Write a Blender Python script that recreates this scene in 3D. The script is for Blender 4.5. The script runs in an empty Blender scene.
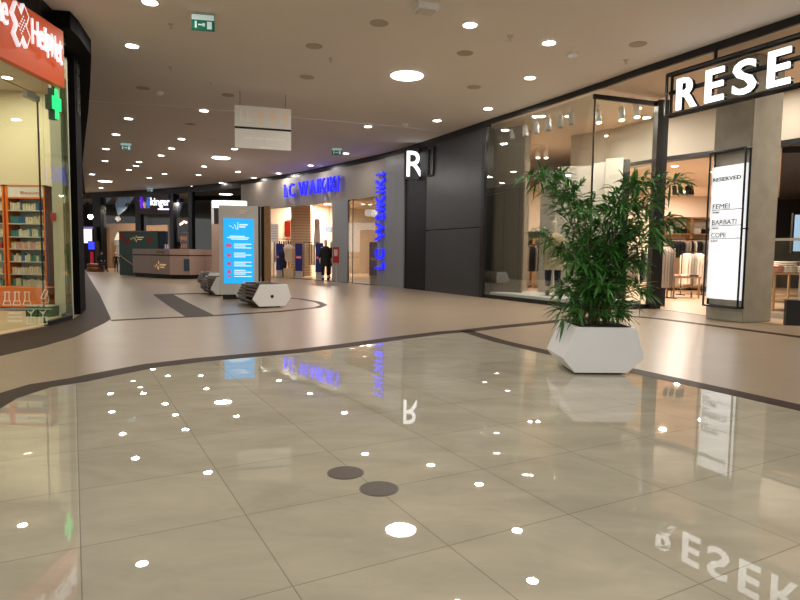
import bpy, bmesh, math, random
from mathutils import Vector, Matrix
random.seed(7)
PI = math.pi
sc = bpy.context.scene
C = sc.collection
# ---------------------------------------------------------------- camera
F = 600.0; PITCH = math.radians(4.25); ROLL = math.radians(0.75); HC = 1.13; H = 4.8
f0 = Vector((0, math.cos(PITCH), -math.sin(PITCH))); u0 = Vector((0, math.sin(PITCH), math.cos(PITCH))); r0 = Vector((1, 0, 0))
RR = math.cos(ROLL)*r0 + math.sin(ROLL)*u0
UU = -math.sin(ROLL)*r0 + math.cos(ROLL)*u0
def ray(x, y): return f0*F + RR*(x-400) + UU*(300-y)
def onz(x, y, z=0.0):                      # where the sight line meets height z
    d = ray(x, y); k = (z-HC)/d.z; return Vector((d.x*k, d.y*k, z))
def ony(x, y, Y):                          # ... meets depth Y
    d = ray(x, y); k = Y/d.y; return Vector((d.x*k, Y, HC+d.z*k))
def onx(x, y, X):
    d = ray(x, y); k = X/d.x; return Vector((X, d.y*k, HC+d.z*k))
cam = bpy.data.cameras.new('camera'); co = bpy.data.objects.new('camera', cam); C.objects.link(co)
cam.sensor_width = 36; cam.lens = F*36/800; cam.clip_end = 300
M = Matrix((RR, UU, -f0)).transposed().to_4x4(); M.translation = (0, 0, HC); co.matrix_world = M
sc.camera = co
sc.view_settings.view_transform = 'Standard'; sc.view_settings.look = 'None'; sc.view_settings.gamma = 1
sc.view_settings.exposure = 0.0; sc.view_settings.use_curve_mapping = False
w = bpy.data.worlds.new('world'); sc.world = w; w.use_nodes = True
w.node_tree.nodes['Background'].inputs[0].default_value = (1.0, .97, .93, 1)
w.node_tree.nodes['Background'].inputs[1].default_value = 0.7

# ---------------------------------------------------------------- materials
def lin(c): return tuple((v/255/12.92 if v/255 <= .04045 else ((v/255+.055)/1.055)**2.4) for v in c)
MATS = {}
def mat(name, rgb, rough=.5, metal=0, em=0, noise=0, nscale=8, coat=0, spec=.5, bump=0, alpha=1):
    if name in MATS: return MATS[name]
    m = bpy.data.materials.new(name); m.use_nodes = True; MATS[name] = m
    n = m.node_tree.nodes; l = m.node_tree.links; b = n['Principled BSDF']
    col = lin(rgb) + (1,)
    b.inputs['Base Color'].default_value = col; b.inputs['Roughness'].default_value = rough
    b.inputs['Metallic'].default_value = metal; b.inputs['Coat Weight'].default_value = coat
    b.inputs['Specular IOR Level'].default_value = spec
    if em: b.inputs['Emission Color'].default_value = col; b.inputs['Emission Strength'].default_value = em
    if noise or bump:
        tc = n.new('ShaderNodeTexCoord'); t = n.new('ShaderNodeTexNoise')
        t.inputs['Scale'].default_value = nscale; t.inputs['Detail'].default_value = 6
        l.new(tc.outputs['Object'], t.inputs['Vector'])
        if noise:
            r = n.new('ShaderNodeValToRGB'); r.color_ramp.elements[0].position = .3; r.color_ramp.elements[1].position = .7
            r.color_ramp.elements[0].color = tuple(v*(1-noise) for v in col[:3])+(1,)
            r.color_ramp.elements[1].color = tuple(min(1, v*(1+noise)) for v in col[:3])+(1,)
            l.new(t.outputs['Fac'], r.inputs['Fac']); l.new(r.outputs['Color'], b.inputs['Base Color'])
        if bump:
            bp = n.new('ShaderNodeBump'); bp.inputs['Strength'].default_value = bump
            l.new(t.outputs['Fac'], bp.inputs['Height']); l.new(bp.outputs['Normal'], b.inputs['Normal'])
    return m
def glass(name, tint=(1, 1, 1), refl=.10, k=.5):
    m = bpy.data.materials.new(name); m.use_nodes = True; n = m.node_tree.nodes; l = m.node_tree.links
    n.clear(); o = n.new('ShaderNodeOutputMaterial'); mx = n.new('ShaderNodeMixShader'); t = n.new('ShaderNodeBsdfTransparent')
    g = n.new('ShaderNodeBsdfGlossy'); g.inputs['Roughness'].default_value = 0.01; fr = n.new('ShaderNodeLayerWeight'); fr.inputs[0].default_value = .25
    t.inputs[0].default_value = tint+(1,)
    mul = n.new('ShaderNodeMath'); mul.operation = 'MULTIPLY_ADD'; mul.inputs[1].default_value = k; mul.inputs[2].default_value = refl
    l.new(fr.outputs['Fresnel'], mul.inputs[0]); l.new(mul.outputs[0], mx.inputs[0]); l.new(t.outputs[0], mx.inputs[1]); l.new(g.outputs[0], mx.inputs[2])
    l.new(mx.outputs[0], o.inputs[0]); MATS[name] = m; return m
def floor_mat(name, rgb, rough, vary, spec, joint=.005, jd=.55):
    m = mat(name, rgb, rough, spec=spec); n = m.node_tree.nodes; l = m.node_tree.links; b = n['Principled BSDF']
    tc = n.new('ShaderNodeTexCoord'); mp = n.new('ShaderNodeMapping'); mp.vector_type = 'TEXTURE'
    mp.inputs['Rotation'].default_value = (0, 0, math.radians(28.6))
    br = n.new('ShaderNodeTexBrick'); br.offset = 0; br.squash = 1; br.inputs['Scale'].default_value = 1
    br.inputs['Brick Width'].default_value = .631; br.inputs['Row Height'].default_value = .631
    br.inputs['Mortar Size'].default_value = joint*.5; br.inputs['Mortar Smooth'].default_value = .3
    c = lin(rgb)
    br.inputs['Color1'].default_value = tuple(v*.97 for v in c)+(1,); br.inputs['Color2'].default_value = tuple(v*1.03 for v in c)+(1,)
    br.inputs['Mortar'].default_value = tuple(v*jd for v in c)+(1,)
    l.new(tc.outputs['Object'], mp.inputs['Vector']); l.new(mp.outputs['Vector'], br.inputs['Vector'])
    no = n.new('ShaderNodeTexNoise'); no.inputs['Scale'].default_value = 1.6; no.inputs['Detail'].default_value = 8; no.inputs['Roughness'].default_value = .62
    no.inputs['Distortion'].default_value = .6
    mp2 = n.new('ShaderNodeMapping'); mp2.inputs['Scale'].default_value = (1, 2.3, 1); mp2.inputs['Rotation'].default_value = (0, 0, .5)
    l.new(tc.outputs['Object'], mp2.inputs['Vector']); l.new(mp2.outputs['Vector'], no.inputs['Vector'])
    r = n.new('ShaderNodeMapRange'); r.inputs['From Min'].default_value = .3; r.inputs['From Max'].default_value = .7
    r.inputs['To Min'].default_value = 1-vary; r.inputs['To Max'].default_value = 1+vary
    l.new(no.outputs['Fac'], r.inputs['Value'])
    mx = n.new('ShaderNodeVectorMath'); mx.operation = 'SCALE'
    l.new(br.outputs['Color'], mx.inputs[0]); l.new(r.outputs['Result'], mx.inputs['Scale']); l.new(mx.outputs[0], b.inputs['Base Color'])
    return m
def striped(name, a, bcol, scale, axis='Z', rough=.6, width=.08):
    m = mat(name, a, rough); n = m.node_tree.nodes; l = m.node_tree.links; b = n['Principled BSDF']
    tc = n.new('ShaderNodeTexCoord'); sx = n.new('ShaderNodeSeparateXYZ'); l.new(tc.outputs['Object'], sx.inputs[0])
    mm = n.new('ShaderNodeMath'); mm.operation = 'MULTIPLY'; mm.inputs[1].default_value = scale; l.new(sx.outputs[axis], mm.inputs[0])
    fr = n.new('ShaderNodeMath'); fr.operation = 'FRACT'; l.new(mm.outputs[0], fr.inputs[0])
    gt = n.new('ShaderNodeMath'); gt.operation = 'LESS_THAN'; gt.inputs[1].default_value = width; l.new(fr.outputs[0], gt.inputs[0])
    mx = n.new('ShaderNodeMix'); mx.data_type = 'RGBA'; l.new(gt.outputs[0], mx.inputs[0])
    mx.inputs[6].default_value = lin(a)+(1,); mx.inputs[7].default_value = lin(bcol)+(1,); l.new(mx.outputs[2], b.inputs['Base Color']); return m

floor_front = floor_mat('polished_tile', (188, 182, 163), .012, .13, .62)
floor_back = floor_mat('satin_tile', (160, 142, 120), .3, .05, .28, jd=.8)
brown = mat('brown_stone', (58, 42, 33), .5, spec=.08, noise=.12, nscale=5)
ceil_m = mat('ceiling_paint', (224, 218, 210), .8, noise=.02, nscale=.4)
black = mat('black_metal', (14, 14, 15), .35); matte_black = mat('matte_black', (22, 22, 24), .6)
black_gloss = mat('black_gloss', (10, 11, 13), .35, spec=.2)
lc_beige = mat('beige_panel', (150, 140, 130), .45); lc_grey = mat('grey_panel', (140, 144, 146), .4)
dark_panel = mat('dark_grey_panel', (50, 51, 52), .28, noise=.08, nscale=3); darker_panel = mat('near_black_panel', (16, 16, 18), .4, spec=.25)
white = mat('white_paint', (240, 240, 240), .4); offwhite = mat('off_white', (205, 200, 190), .5)
cream = mat('cream_wall', (222, 202, 180), .7); warm_floor = mat('warm_shop_floor', (205, 175, 145), .3)
warm_ceil = mat('warm_shop_ceiling', (216, 198, 178), .8)
greige = mat('bulkhead_paint', (185, 176, 160), .7)
concrete = mat('concrete', (158, 153, 138), .8, noise=.1, nscale=4, bump=.15)
concrete_warm = concrete
wood = mat('light_wood', (160, 120, 76), .5, noise=.15, nscale=6); wood_dark = mat('bench_wood', (104, 84, 68), .5, noise=.15, nscale=20)
lamp_m = mat('lamp_glow', (255, 244, 232), .5, em=10)
letter_lit = mat('white_lit_letter', (255, 255, 255), .5, em=1.6)
blue_lit = mat('blue_lit_letter', (28, 30, 235), .5, em=1.7)
glass_m = glass('clear_glass', (.97, 1, .98), .05); glass_dark = glass('dark_glass', (.3, .33, .33), .1); glass_ph = glass('pharmacy_glass', (.93, .97, .9), .01, .15)
orange = mat('orange_panel', (226, 92, 34), .45)
grn_leaf = mat('leaf_green', (66, 122, 50), .4, noise=.35, nscale=9); stem_m = mat('bamboo_stem', (96, 110, 60), .5); soil = mat('soil', (40, 32, 26), .9)
navy = mat('navy_panel', (30, 38, 112), .5); red_m = mat('red_sign', (186, 48, 44), .5); skin_m = mat('skin', (196, 150, 124), .6)
manq = mat('mannequin_white', (225, 210, 192), .4); dkcloth = mat('dark_cloth', (24, 24, 28), .9)

# ---------------------------------------------------------------- helpers
def props(o, label=None, cat=None, group=None, kind=None):
    if label: o['label'] = label
    if cat: o['category'] = cat
    if group: o['group'] = group
    if kind: o['kind'] = kind
    return o
def thing(name, label, cat, loc=(0, 0, 0), rz=0, group=None):
    o = bpy.data.objects.new(name, None); C.objects.link(o); o.location = loc; o.rotation_euler = (0, 0, rz); o.empty_display_size = .1
    return props(o, label, cat, group)
def link(name, me, m, parent=None):
    o = bpy.data.objects.new(name, me); C.objects.link(o)
    if m is not None and len(me.materials) == 0: me.materials.append(m)
    if parent: o.parent = parent
    return o
def obj(name, bm, m, parent=None, smooth=False):
    me = bpy.data.meshes.new(name); bmesh.ops.recalc_face_normals(bm, faces=bm.faces); bm.to_mesh(me); bm.free()
    if smooth:
        for p in me.polygons: p.use_smooth = True
    return link(name, me, m, parent)
def box(bm, x0, x1, y0, y1, z0, z1, mtx=None):
    vs = [bm.verts.new(v) for v in ((x0,y0,z0),(x1,y0,z0),(x1,y1,z0),(x0,y1,z0),(x0,y0,z1),(x1,y0,z1),(x1,y1,z1),(x0,y1,z1))]
    if mtx is not None:
        for v in vs: v.co = mtx @ v.co
    for f in ((0,3,2,1),(4,5,6,7),(0,1,5,4),(1,2,6,5),(2,3,7,6),(3,0,4,7)): bm.faces.new([vs[i] for i in f])
    return bm
def B(*a): return box(bmesh.new(), *a)
def prism(bm, pts, z0, z1):                       # vertical prism over a plan polygon
    lo = [bm.verts.new((p[0], p[1], z0)) for p in pts]; hi = [bm.verts.new((p[0], p[1], z1)) for p in pts]
    n = len(pts); bm.faces.new(lo[::-1]); bm.faces.new(hi)
    for i in range(n): bm.faces.new((lo[i], lo[(i+1) % n], hi[(i+1) % n], hi[i]))
    return bm
def tube(bm, pts, rad, seg=8):
    pts = [Vector(p) for p in pts]; rings = []
    rads = rad if isinstance(rad, (list, tuple)) else [rad]*len(pts)
    for i, p in enumerate(pts):
        d = (pts[min(i+1, len(pts)-1)] - pts[max(i-1, 0)]).normalized()
        a = d.orthogonal().normalized() if i == 0 else (a - d*a.dot(d)).normalized()
        b = d.cross(a)
        rings.append([bm.verts.new(p + (a*math.cos(2*PI*k/seg) + b*math.sin(2*PI*k/seg))*rads[i]) for k in range(seg)])
    for r1, r2 in zip(rings, rings[1:]):
        for k in range(seg): bm.faces.new((r1[k], r1[(k+1) % seg], r2[(k+1) % seg], r2[k]))
    bm.faces.new(rings[0][::-1]); bm.faces.new(rings[-1]); return bm
def lathe(bm, prof, seg=20, c=(0, 0)):
    rings = [[bm.verts.new((c[0]+r*math.cos(2*PI*k/seg), c[1]+r*math.sin(2*PI*k/seg), z)) for k in range(seg)] for r, z in prof]
    for r1, r2 in zip(rings, rings[1:]):
        for k in range(seg): bm.faces.new((r1[k], r1[(k+1) % seg], r2[(k+1) % seg], r2[k]))
    bm.faces.new(rings[0][::-1]); bm.faces.new(rings[-1]); return bm
def offset(pts, d):                               # shift a plan polyline sideways (positive = to its left)
    out = []
    for i, p in enumerate(pts):
        a = Vector(pts[max(i-1, 0)][:2]); b = Vector(pts[min(i+1, len(pts)-1)][:2]); t = (b-a).normalized()
        out.append(Vector((p[0]-t.y*d, p[1]+t.x*d)))
    return out
def strip(pts, z0, z1, th):                       # wall along a plan polyline, thickness to its left
    return prism(bmesh.new(), [Vector(p[:2]) for p in pts] + offset(pts, th)[::-1], z0, z1)
def struct(name, bm, m, parent=None): return props(obj(name, bm, m, parent), kind='structure') if not parent else obj(name, bm, m, parent)
def copy_tree(o, parent=None):
    c = o.copy(); C.objects.link(c)
    if parent: c.parent = parent
    for ch in o.children: copy_tree(ch, c)
    return c
def facing(p, xdir):                              # frame: local x along the wall to the viewer's right, y up, z out of the wall
    x = Vector((xdir[0], xdir[1], 0)).normalized(); z = x.cross(Vector((0, 0, 1)))
    m = Matrix((x, Vector((0, 0, 1)), z)).transposed().to_4x4(); m.translation = p; return m
def textmesh(s, size, ext=.002, off=0, align='LEFT'):
    cu = bpy.data.curves.new('t', 'FONT'); cu.body = s; cu.size = size; cu.extrude = ext; cu.offset = off; cu.align_x = align; cu.resolution_u = 3
    o = bpy.data.objects.new('t', cu); C.objects.link(o); dg = bpy.context.evaluated_depsgraph_get(); dg.update()
    me = bpy.data.meshes.new_from_object(o.evaluated_get(dg)); bpy.data.objects.remove(o); return me
def width(me):
    xs = [v.co.x for v in me.vertices]; return min(xs), max(xs)
def fitted(ch, x0, x1, y0, y1, ext, off=0, size=1):   # a glyph stretched to a box
    me = textmesh(ch, size, ext, off); a, b = width(me); ys = [v.co.y for v in me.vertices]; c, d = min(ys), max(ys)
    for v in me.vertices:
        v.co.x = x0+(v.co.x-a)/(b-a)*(x1-x0); v.co.y = y0+(v.co.y-c)/(d-c)*(y1-y0)
    return me
def put(name, me, m, parent, mtx):                # text mesh placed by a world frame, child of parent (whose matrix is pure loc/rotz)
    o = link(name, me, m, parent)
    pm = Matrix.Translation(parent.location) @ Matrix.Rotation(parent.rotation_euler.z, 4, 'Z')
    o.matrix_local = pm.inverted() @ mtx; return o

# ---------------------------------------------------------------- plan of the facades
EDGE = [(80,193),(160,189),(240,181),(300,172),(350,161),(385,153),(400,149),(440,136),(490,119),(540,103),(595,84),(640,68),(720,41),(800,14)]
def W(px):                                        # facade line under the ceiling edge, for a picture column
    for a, b in zip(EDGE, EDGE[1:]):
        if px <= b[0]: break
    y = a[1]+(b[1]-a[1])*(px-a[0])/(b[0]-a[0])
    return onz(px, y, H).xy
def curve(p0, p1, n=6): return [W(p0+(p1-p0)*i/n) for i in range(n+1)]
def wz(px, y, Y): return ony(px, y, Y).z
right_end = [W(800), Vector((6.55, 8.2)), Vector((6.95, 7.1)), Vector((7.25, 6)), Vector((7.5, 4.5)), Vector((7.7, 2)), Vector((7.8, -4))]
LEFT = [Vector(p) for p in ((-5.3,-4),(-5.3,3),(-5.33,7.9),(-5.28,9.0),(-5.45,9.95),(-5.72,10.7),(-6.1,11.6),(-7.37,13.9),(-8.85,16.5),(-10.8,19.8),(-14.4,25.8))]

# floor and ceiling
struct('floor', B(-45, 25, -8, 60, -.2, 0), floor_back)
top = [(-20,410),(0,398.5),(40,386),(79,380),(100,375.5),(150,366),(200,360),(250,355.5),(300,351),(350,345),(400,338),(440,333),(465,331)]
second = [(465,331),(500,341.5),(545,352),(593,362),(640,372.5),(720,390),(800,408),(860,422)]
fp = [onz(*q).xy for q in top+second]
poly = fp + [Vector((3.8, 2)), Vector((4.0, -6)), Vector((-3.9, -6)), Vector((-3.4, 2.5))]
struct('floor', prism(bmesh.new(), poly, 0.0, .002), floor_front)
def band(pts, wd, z=.004, name='trim_1'):
    return struct(name, prism(bmesh.new(), list(offset(pts, wd/2)) + offset(pts, -wd/2)[::-1], 0, z), brown)
band([onz(*q).xy for q in top] + [onz(*q).xy for q in ((500,327),(550,322),(590,317.5))], .25, name='trim_1')
band([onz(*q).xy for q in second] + [Vector((3.8, 2)), Vector((4.0, -6))], .21, name='trim_2')
band([onz(*q).xy for q in ((590,317.5),(615,316),(640,317),(660,319),(700,324),(750,330.5),(800,337),(850,345))] + [Vector((6.6, 4)), Vector((6.8, -5))], .19, .005, name='trim_3')
pl = [onz(*q).xy for q in ((-10,358),(0,356),(40,347),(75,337),(105,323),(111,319),(100,295),(89,277),(86,272))]
struct('trim_4', prism(bmesh.new(), pl + [Vector((-20.0, 37.5))] + LEFT[:2:-1] + [LEFT[2], Vector((-5.3, 3)), Vector((-4.2, 3))], 0, .003), brown)
loop = [onz(*q).xy for q in ((111,320.5),(150,318.5),(200,316.5),(240,314),(280,311.5),(318,307.5),(324,305),(318,302),(300,299),(270,297))]
band(loop, .16, name='trim_5')
band([onz(*q).xy for q in ((200,316),(180,305),(163,294.5),(200,293.5),(222,293))], .5, .005, name='trim_6')
struct('ceiling', B(-45, 25, -2.6, 60, H, H+.3), ceil_m)
gl = [onz(x, y, H-.004).xy for x, y in ((60,97),(84,100.5),(160,105),(234,111),(291,117),(368,124),(405,127),(440,131.5))]
o = struct('trim_7', prism(bmesh.new(), list(offset(gl, .03))+offset(gl, -.03)[::-1], H-.012, H), white)
# black edge trim under the ceiling on the right, all along
struct('trim_8', strip(curve(83, 487, 40), H-.2, H, .14), black)
struct('trim_8', strip(curve(486, 800, 30) + right_end[1:], H-.13, H, .06), black)

# ---------------------------------------------------------------- lamps
def lampmesh(r):
    bm = bmesh.new(); lathe(bm, [(r, H-.001), (r, H-.012), (r*.86, H-.02)], 20); return bm
small_ring = lampmesh(.13); me_ring = bpy.data.meshes.new('trim_ring'); small_ring.to_mesh(me_ring); small_ring.free(); me_ring.materials.append(white)
def disc(r, z): bm = bmesh.new(); lathe(bm, [(r, z+.006), (r, z)], 20); return bm
b = disc(.108, H-.026); me_d = bpy.data.meshes.new('diffuser'); b.to_mesh(me_d); b.free(); me_d.materials.append(lamp_m)
b = lampmesh(.36); me_R = bpy.data.meshes.new('trim_ring'); b.to_mesh(me_R); b.free(); me_R.materials.append(white)
b = disc(.33, H-.026); me_D = bpy.data.meshes.new('diffuser'); b.to_mesh(me_D); b.free(); me_D.materials.append(lamp_m)
def area(e, d, col):
    L = bpy.data.lights.new('bulb', 'AREA'); L.shape = 'DISK'; L.size = d; L.energy = e; L.color = col; return L
sl = area(25, .21, (1, .955, .9))
bl = area(85, .64, (1, .955, .9)); fl_ = area(11, .21, (1, .93, .86))
def lamp(p, big=False, label='', group=None, light=True, far_=False):
    t = thing('ceiling_light', label, 'ceiling light', (p.x, p.y, 0), 0, group)
    link('trim_ring', me_R if big else me_ring, None, t); link('diffuser', me_D if big else me_d, None, t)
    if light:
        L = bpy.data.objects.new('bulb', bl if big else (fl_ if far_ else sl)); C.objects.link(L); L.parent = t; L.location = (0, 0, H-.03)
big_l = [((407,75), 'large round ceiling downlight, biggest and nearest, above the centre of the hall'), ((221,157.5), 'large ceiling downlight just below the hanging two-panel sign'), ((105,181), 'large ceiling downlight far off beside the black pharmacy facade')]
for q, lb in big_l: lamp(onz(*q, H), True, lb)
small = [((150,1),'at the very top edge left of the nearest green exit sign'),((132,45),'left of the nearest green exit sign, second from the top'),((128.5,118),'between the black pharmacy edge and the far green exit sign'),((204,110),'on the ceiling groove left of the hanging sign'),((116,134),'just above the far left green exit sign'),((470,24),'nearest on the right, beside the white ceiling box'),((549,42),'near the small white ceiling detector on the right'),((530,77),'above the shop window corner, nearest the black ceiling edge'),((488,108),'close to the black ceiling edge above the window corner'),((437,120),'above the white letter R sign'),((368,126),'just below the ceiling groove left of the R sign'),((346,153),'beside the green exit sign above the blue store name'),((310.5,165),'above the blue store name letters'),((278.5,173),'at the left of the blue store name, against the ceiling edge')]
far = [(181.5,138.5),(171.5,148),(161,155),(106,148.5),(105,160.5),(139,161.5),(204,166),(198.5,174.5),(164.5,173.5),(149.5,177.5),(234.5,148.5),(238,171.5),(254,177.5),(221,182.5),(170,188.5),(135,191.3),(117,191.8),(101,187.5),(92,174),(136,165.5),(129,169.5),(193,186)]
names = {(181.5,138.5):'nearest of the diagonal row of three',(171.5,148):'middle of the diagonal row of three',(161,155):'last of the diagonal row of three',(106,148.5):'left of the far green exit sign',(105,160.5):'directly above the farthest large downlight'}
for q, lb in small: lamp(onz(*q, H), False, 'small round ceiling downlight '+lb, None)
for q in far:
    if q in names: lamp(onz(*q, H), False, 'small ceiling downlight, '+names[q], far_=True)
    else: lamp(onz(*q, H), False, 'tiny distant round downlight far down the hall ceiling', 'distant hall downlights', light=(q not in ((136,165.5),(129,169.5),(193,186))), far_=True)
for i, p in enumerate([(-2.6,6.0),(2.3,6.2),(-2.4,2.6),(2.4,2.6),(0.1,-1),(-3,-1.6),(3.2,-1.6),(4.9,1),(5.1,5.2),(-.2,4.4)]):   # the hall goes on overhead
    lamp(Vector((p[0], p[1], H)), False, 'round ceiling downlight overhead, seen only as a bright spot in the polished floor', 'overhead downlights')

# small ceiling fittings
def fitting(name, q, label, cat, prof, m, group=None):
    p = onz(*q, H); t = obj(name, lathe(bmesh.new(), prof, 16), m); t.location = (p.x, p.y, 0); props(t, label, cat, group)
for q in [(314,46),(379,23),(465,53),(638,44),(143,88),(228,95),(190,124),(474,87),(307,77)]:
    fitting('ceiling_speaker', q, 'flat round speaker grille set flush in the hall ceiling', 'speaker', [(.15, H-.001), (.15, H-.008), (.12, H-.01)], mat('speaker_grille', (176, 166, 152), .7), 'ceiling speaker grilles')
for q in [(171,24),(171,67),(331,58),(510,36),(211,83),(626,60),(368,133)]:
    fitting('sprinkler', q, 'tiny sprinkler head poking down from the hall ceiling', 'sprinkler', [(.05, H-.001), (.05, H-.01), (.015, H-.02), (.015, H-.07), (.04, H-.08)], offwhite, 'sprinkler heads')
for q in [(159,92),(573,54),(405,124)]:
    fitting('smoke_detector', q, 'small white round smoke detector on the hall ceiling', 'smoke detector', [(.1, H-.001), (.1, H-.03), (.07, H-.06), (.03, H-.07)], white, 'smoke detectors')
p = onz(426, 5, H); t = thing('wifi_box', 'white square box fixed to the ceiling near the top edge', 'ceiling box', (p.x, p.y, 0), .35)
obj('housing', B(-.16, .16, -.12, .12, H-.09, H-.001), white, t); obj('cover', B(-.13, .13, -.09, .09, H-.11, H-.0905), offwhite, t)

green = mat('exit_green', (10, 112, 82), .4, em=.15); exit_w = mat('exit_white', (205, 228, 228), .4, em=.3)
for q, lb, s in [((203,12.5),'green and white exit sign nearest, hanging at top left',1),((126,142),'small green exit sign hanging far left near black facade',1),((337,147),'small green exit sign above the blue store name',1),((150,187),'tiny green exit sign above the dark play shop fascia',1)]:
    p = onz(*q, H); t = thing('exit_sign', lb, 'exit sign', (p.x, p.y, 0), math.atan2(-p.x, p.y)*.6)
    obj('sign_body', B(-.17, .17, -.02, .02, H-.27, H-.03), green, t)
    obj('bracket', B(-.1, .1, -.012, .012, H-.03, H-.001), offwhite, t)
    obj('white_field', B(-.165, .165, -.024, -.0205, H-.12, H-.04), exit_w, t)
    bm = bmesh.new(); box(bm, -.12, -.09, -.026, -.0205, H-.24, H-.14); box(bm, -.07, .03, -.026, -.0205, H-.20, H-.18)
    for k in range(2): box(bm, -.01+.0*k, .03, -.026, -.0205, H-.215+.04*k, H-.205+.04*k)
    box(bm, .06, .13, -.026, -.0205, H-.25, H-.14); obj('pictogram', bm, exit_w, t)

# hanging two-panel sign
D = 13.9
q = [ony(234.5, 105, D), ony(291, 113, D+.35)]
t = thing('hanging_sign', 'grey two-panel sign hanging from the ceiling in mid hall', 'sign', (q[0].x, q[0].y, 0), math.atan2(q[1].y-q[0].y, q[1].x-q[0].x))
Ls = (q[1].xy-q[0].xy).length
zt, zm0, zm1, zb = wz(234.5, 105, D), wz(234.5, 126.0, D), wz(234.5, 128.2, D), wz(234.5, 147.5, D)
sgm = mat('sign_grey', (236, 234, 228), .6); sgi = mat('sign_print', (250, 246, 238), .6); sgo = mat('sign_orange', (250, 226, 200), .6)
obj('panel', B(0, Ls, -.02, .02, zm0, zt), sgm, t); obj('panel', B(0, Ls, -.02, .02, zb, zm1), sgm, t)
obj('spacer', B(0, Ls, -.01, .01, zm1, zm0), matte_black, t)
for x in (.12, Ls-.12): obj('cable', tube(bmesh.new(), [(x, 0, zt), (x, 0, H)], .006, 6), black, t)
bm = bmesh.new()
for x0, x1, z in ((.12,.2,.1),(.18,.24,.25),(.27,.3,.1),(.33,.38,.28)): box(bm, x0, x0+.03, -.023, -.0205, zm0+.12, zt-z)
obj('print', bm, sgi, t)
for k in range(3): obj('pictogram', B(.5+.28*k, .64+.28*k, -.023, -.0205, zt-.26, zt-.12), sgo, t); obj('arrow', B(.52+.28*k, .62+.28*k, -.023, -.0205, zm0+.08, zm0+.14), sgo, t)
bm = bmesh.new()
for k in range(4): box(bm, .2+.24*k, .4+.24*k, -.023, -.0205, zm1-.22, zm1-.18)
box(bm, .55, .85, -.023, -.0205, zm1-.42, zm1-.38); obj('print', bm, sgi, t)

# ---------------------------------------------------------------- right side: clothing store with blue name
def panel(px0, px1, z0, z1, m, th=.3, n=6, name='wall_right', off=0):
    pts = curve(px0, px1, n)
    if off: pts = offset(pts, off)
    return struct(name, strip(pts, z0, z1, th), m)
DH = 3.3
panel(241, 406, DH, H-.2, lc_beige, n=14); panel(241, 262, 0, DH, lc_beige, n=3)
panel(332.5, 348, 0, DH, lc_grey, n=3, th=.08); 
panel(378, 387, 0, DH, lc_grey, n=2); panel(386.5, 406, 0, H-.2, lc_grey, n=3, th=.45, off=-.06)
bm = strip(curve(348, 378, 4), .05, DH-.02, .012); struct('window_1', bm, glass_m)
struct('trim_9', strip(curve(353, 353.3, 1), 0, DH, .02), black)
struct('trim_10', strip(curve(268, 378, 12), 0, .03, .4), mat('sill_stone', (120, 105, 92), .4))
# interior
li = offset(curve(241, 404, 10), 11.0); lo = offset(curve(241, 404, 10), .31)
struct('floor', prism(bmesh.new(), lo + li[::-1], .0, .012), warm_floor)
struct('ceiling', prism(bmesh.new(), lo + li[::-1], 3.9, 4.0), warm_ceil)
struct('wall_back', strip(li, 0, 3.9, .2), cream)
a, b2 = W(404), li[-1]; a = lo[-1]
struct('wall_back', strip([a, b2], 0, 3.9, -.2), cream)
a, b2 = lo[0], li[0]; struct('wall_back', strip([a, b2], 0, 3.9, .2), cream)
def sign_letters(t, text, p0, p1, z0, z1, m, ext, off, mback=None, gap=.12, out=.1):
    """letters of a name spread along a straight wall run p0-p1"""
    d = (p1-p0); L = d.length; fr = facing(Vector((p0.x, p0.y, 0)), d)
    ws = []
    for ch in text:
        if ch == ' ': ws.append(.35); continue
        me = textmesh(ch, 1, .01, off); a, b = width(me); ws.append(b-a+gap); bpy.data.meshes.remove(me)
    k = L/(sum(ws)-gap); x = 0
    for ch, w_ in zip(text, ws):
        if ch != ' ':
            me = fitted(ch, x, x+(w_-gap)*k, z0, z1 if ch not in 'aei' or z1-z0 < 0 else z1, ext, off)
            put('letter', me, m, t, fr @ Matrix.Translation((0, 0, out)))
            if mback: put('letter_side', me.copy(), mback, t, fr @ Matrix.Translation((.02, -.015, out-.05))).data.materials[0] = mback
        x += w_*k
p0, p1 = W(286.5), W(341)
t = thing('store_sign', 'blue lit LC WAIKIKI letters on the beige fascia over the door', 'sign', (p0.x, p0.y, 3.6))
z0 = wz(286.5, 198, p0.y); z1 = wz(286.5, 186, p0.y); 
zz0 = wz(341, 192, p1.y); zz1 = wz(341, 174.5, p1.y)
sign_letters(t, 'LC WAIKIKI', p0, p1, (z0+zz0)/2+.03, (z1+zz1)/2, blue_lit, .04, .0, gap=.17, out=.1)
# vertical name on the pillar
pv = W(383); dv = W(386)-W(379)
t = thing('store_sign', 'blue lit LC WAIKIKI letters running up the grey pillar', 'sign', (pv.x, pv.y, 1.5))
fr = facing(Vector((pv.x, pv.y, 0)), dv); zb_, zt_ = wz(382, 269, pv.y), wz(382, 171, pv.y)
txt = 'LC WaIKIKI'; ws = []
for ch in txt:
    if ch == ' ': ws.append(.35)
    else: me = textmesh(ch, 1, .01, .012); a, b = width(me); ws.append(b-a+.15)
k = (zt_-zb_)/sum(ws); x = zb_
for ch, w_ in zip(txt, ws):
    if ch != ' ':
        me = fitted(ch, x, x+(w_-.15)*k, -.27, .27, .04, .012)
        put('letter', me, blue_lit, t, fr @ Matrix.Translation((0, 0, .1)) @ Matrix.Rotation(PI/2, 4, 'Z'))
    x += w_*k
bm = box(bmesh.new(), -.03, .03, -.5, .5, 0, .05)
obj('mounting_rail', box(bmesh.new(), -.02, .02, -.04, .1, zb_, zt_), lc_grey, t).matrix_local = Matrix.Translation((0, 0, -1.5))

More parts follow.
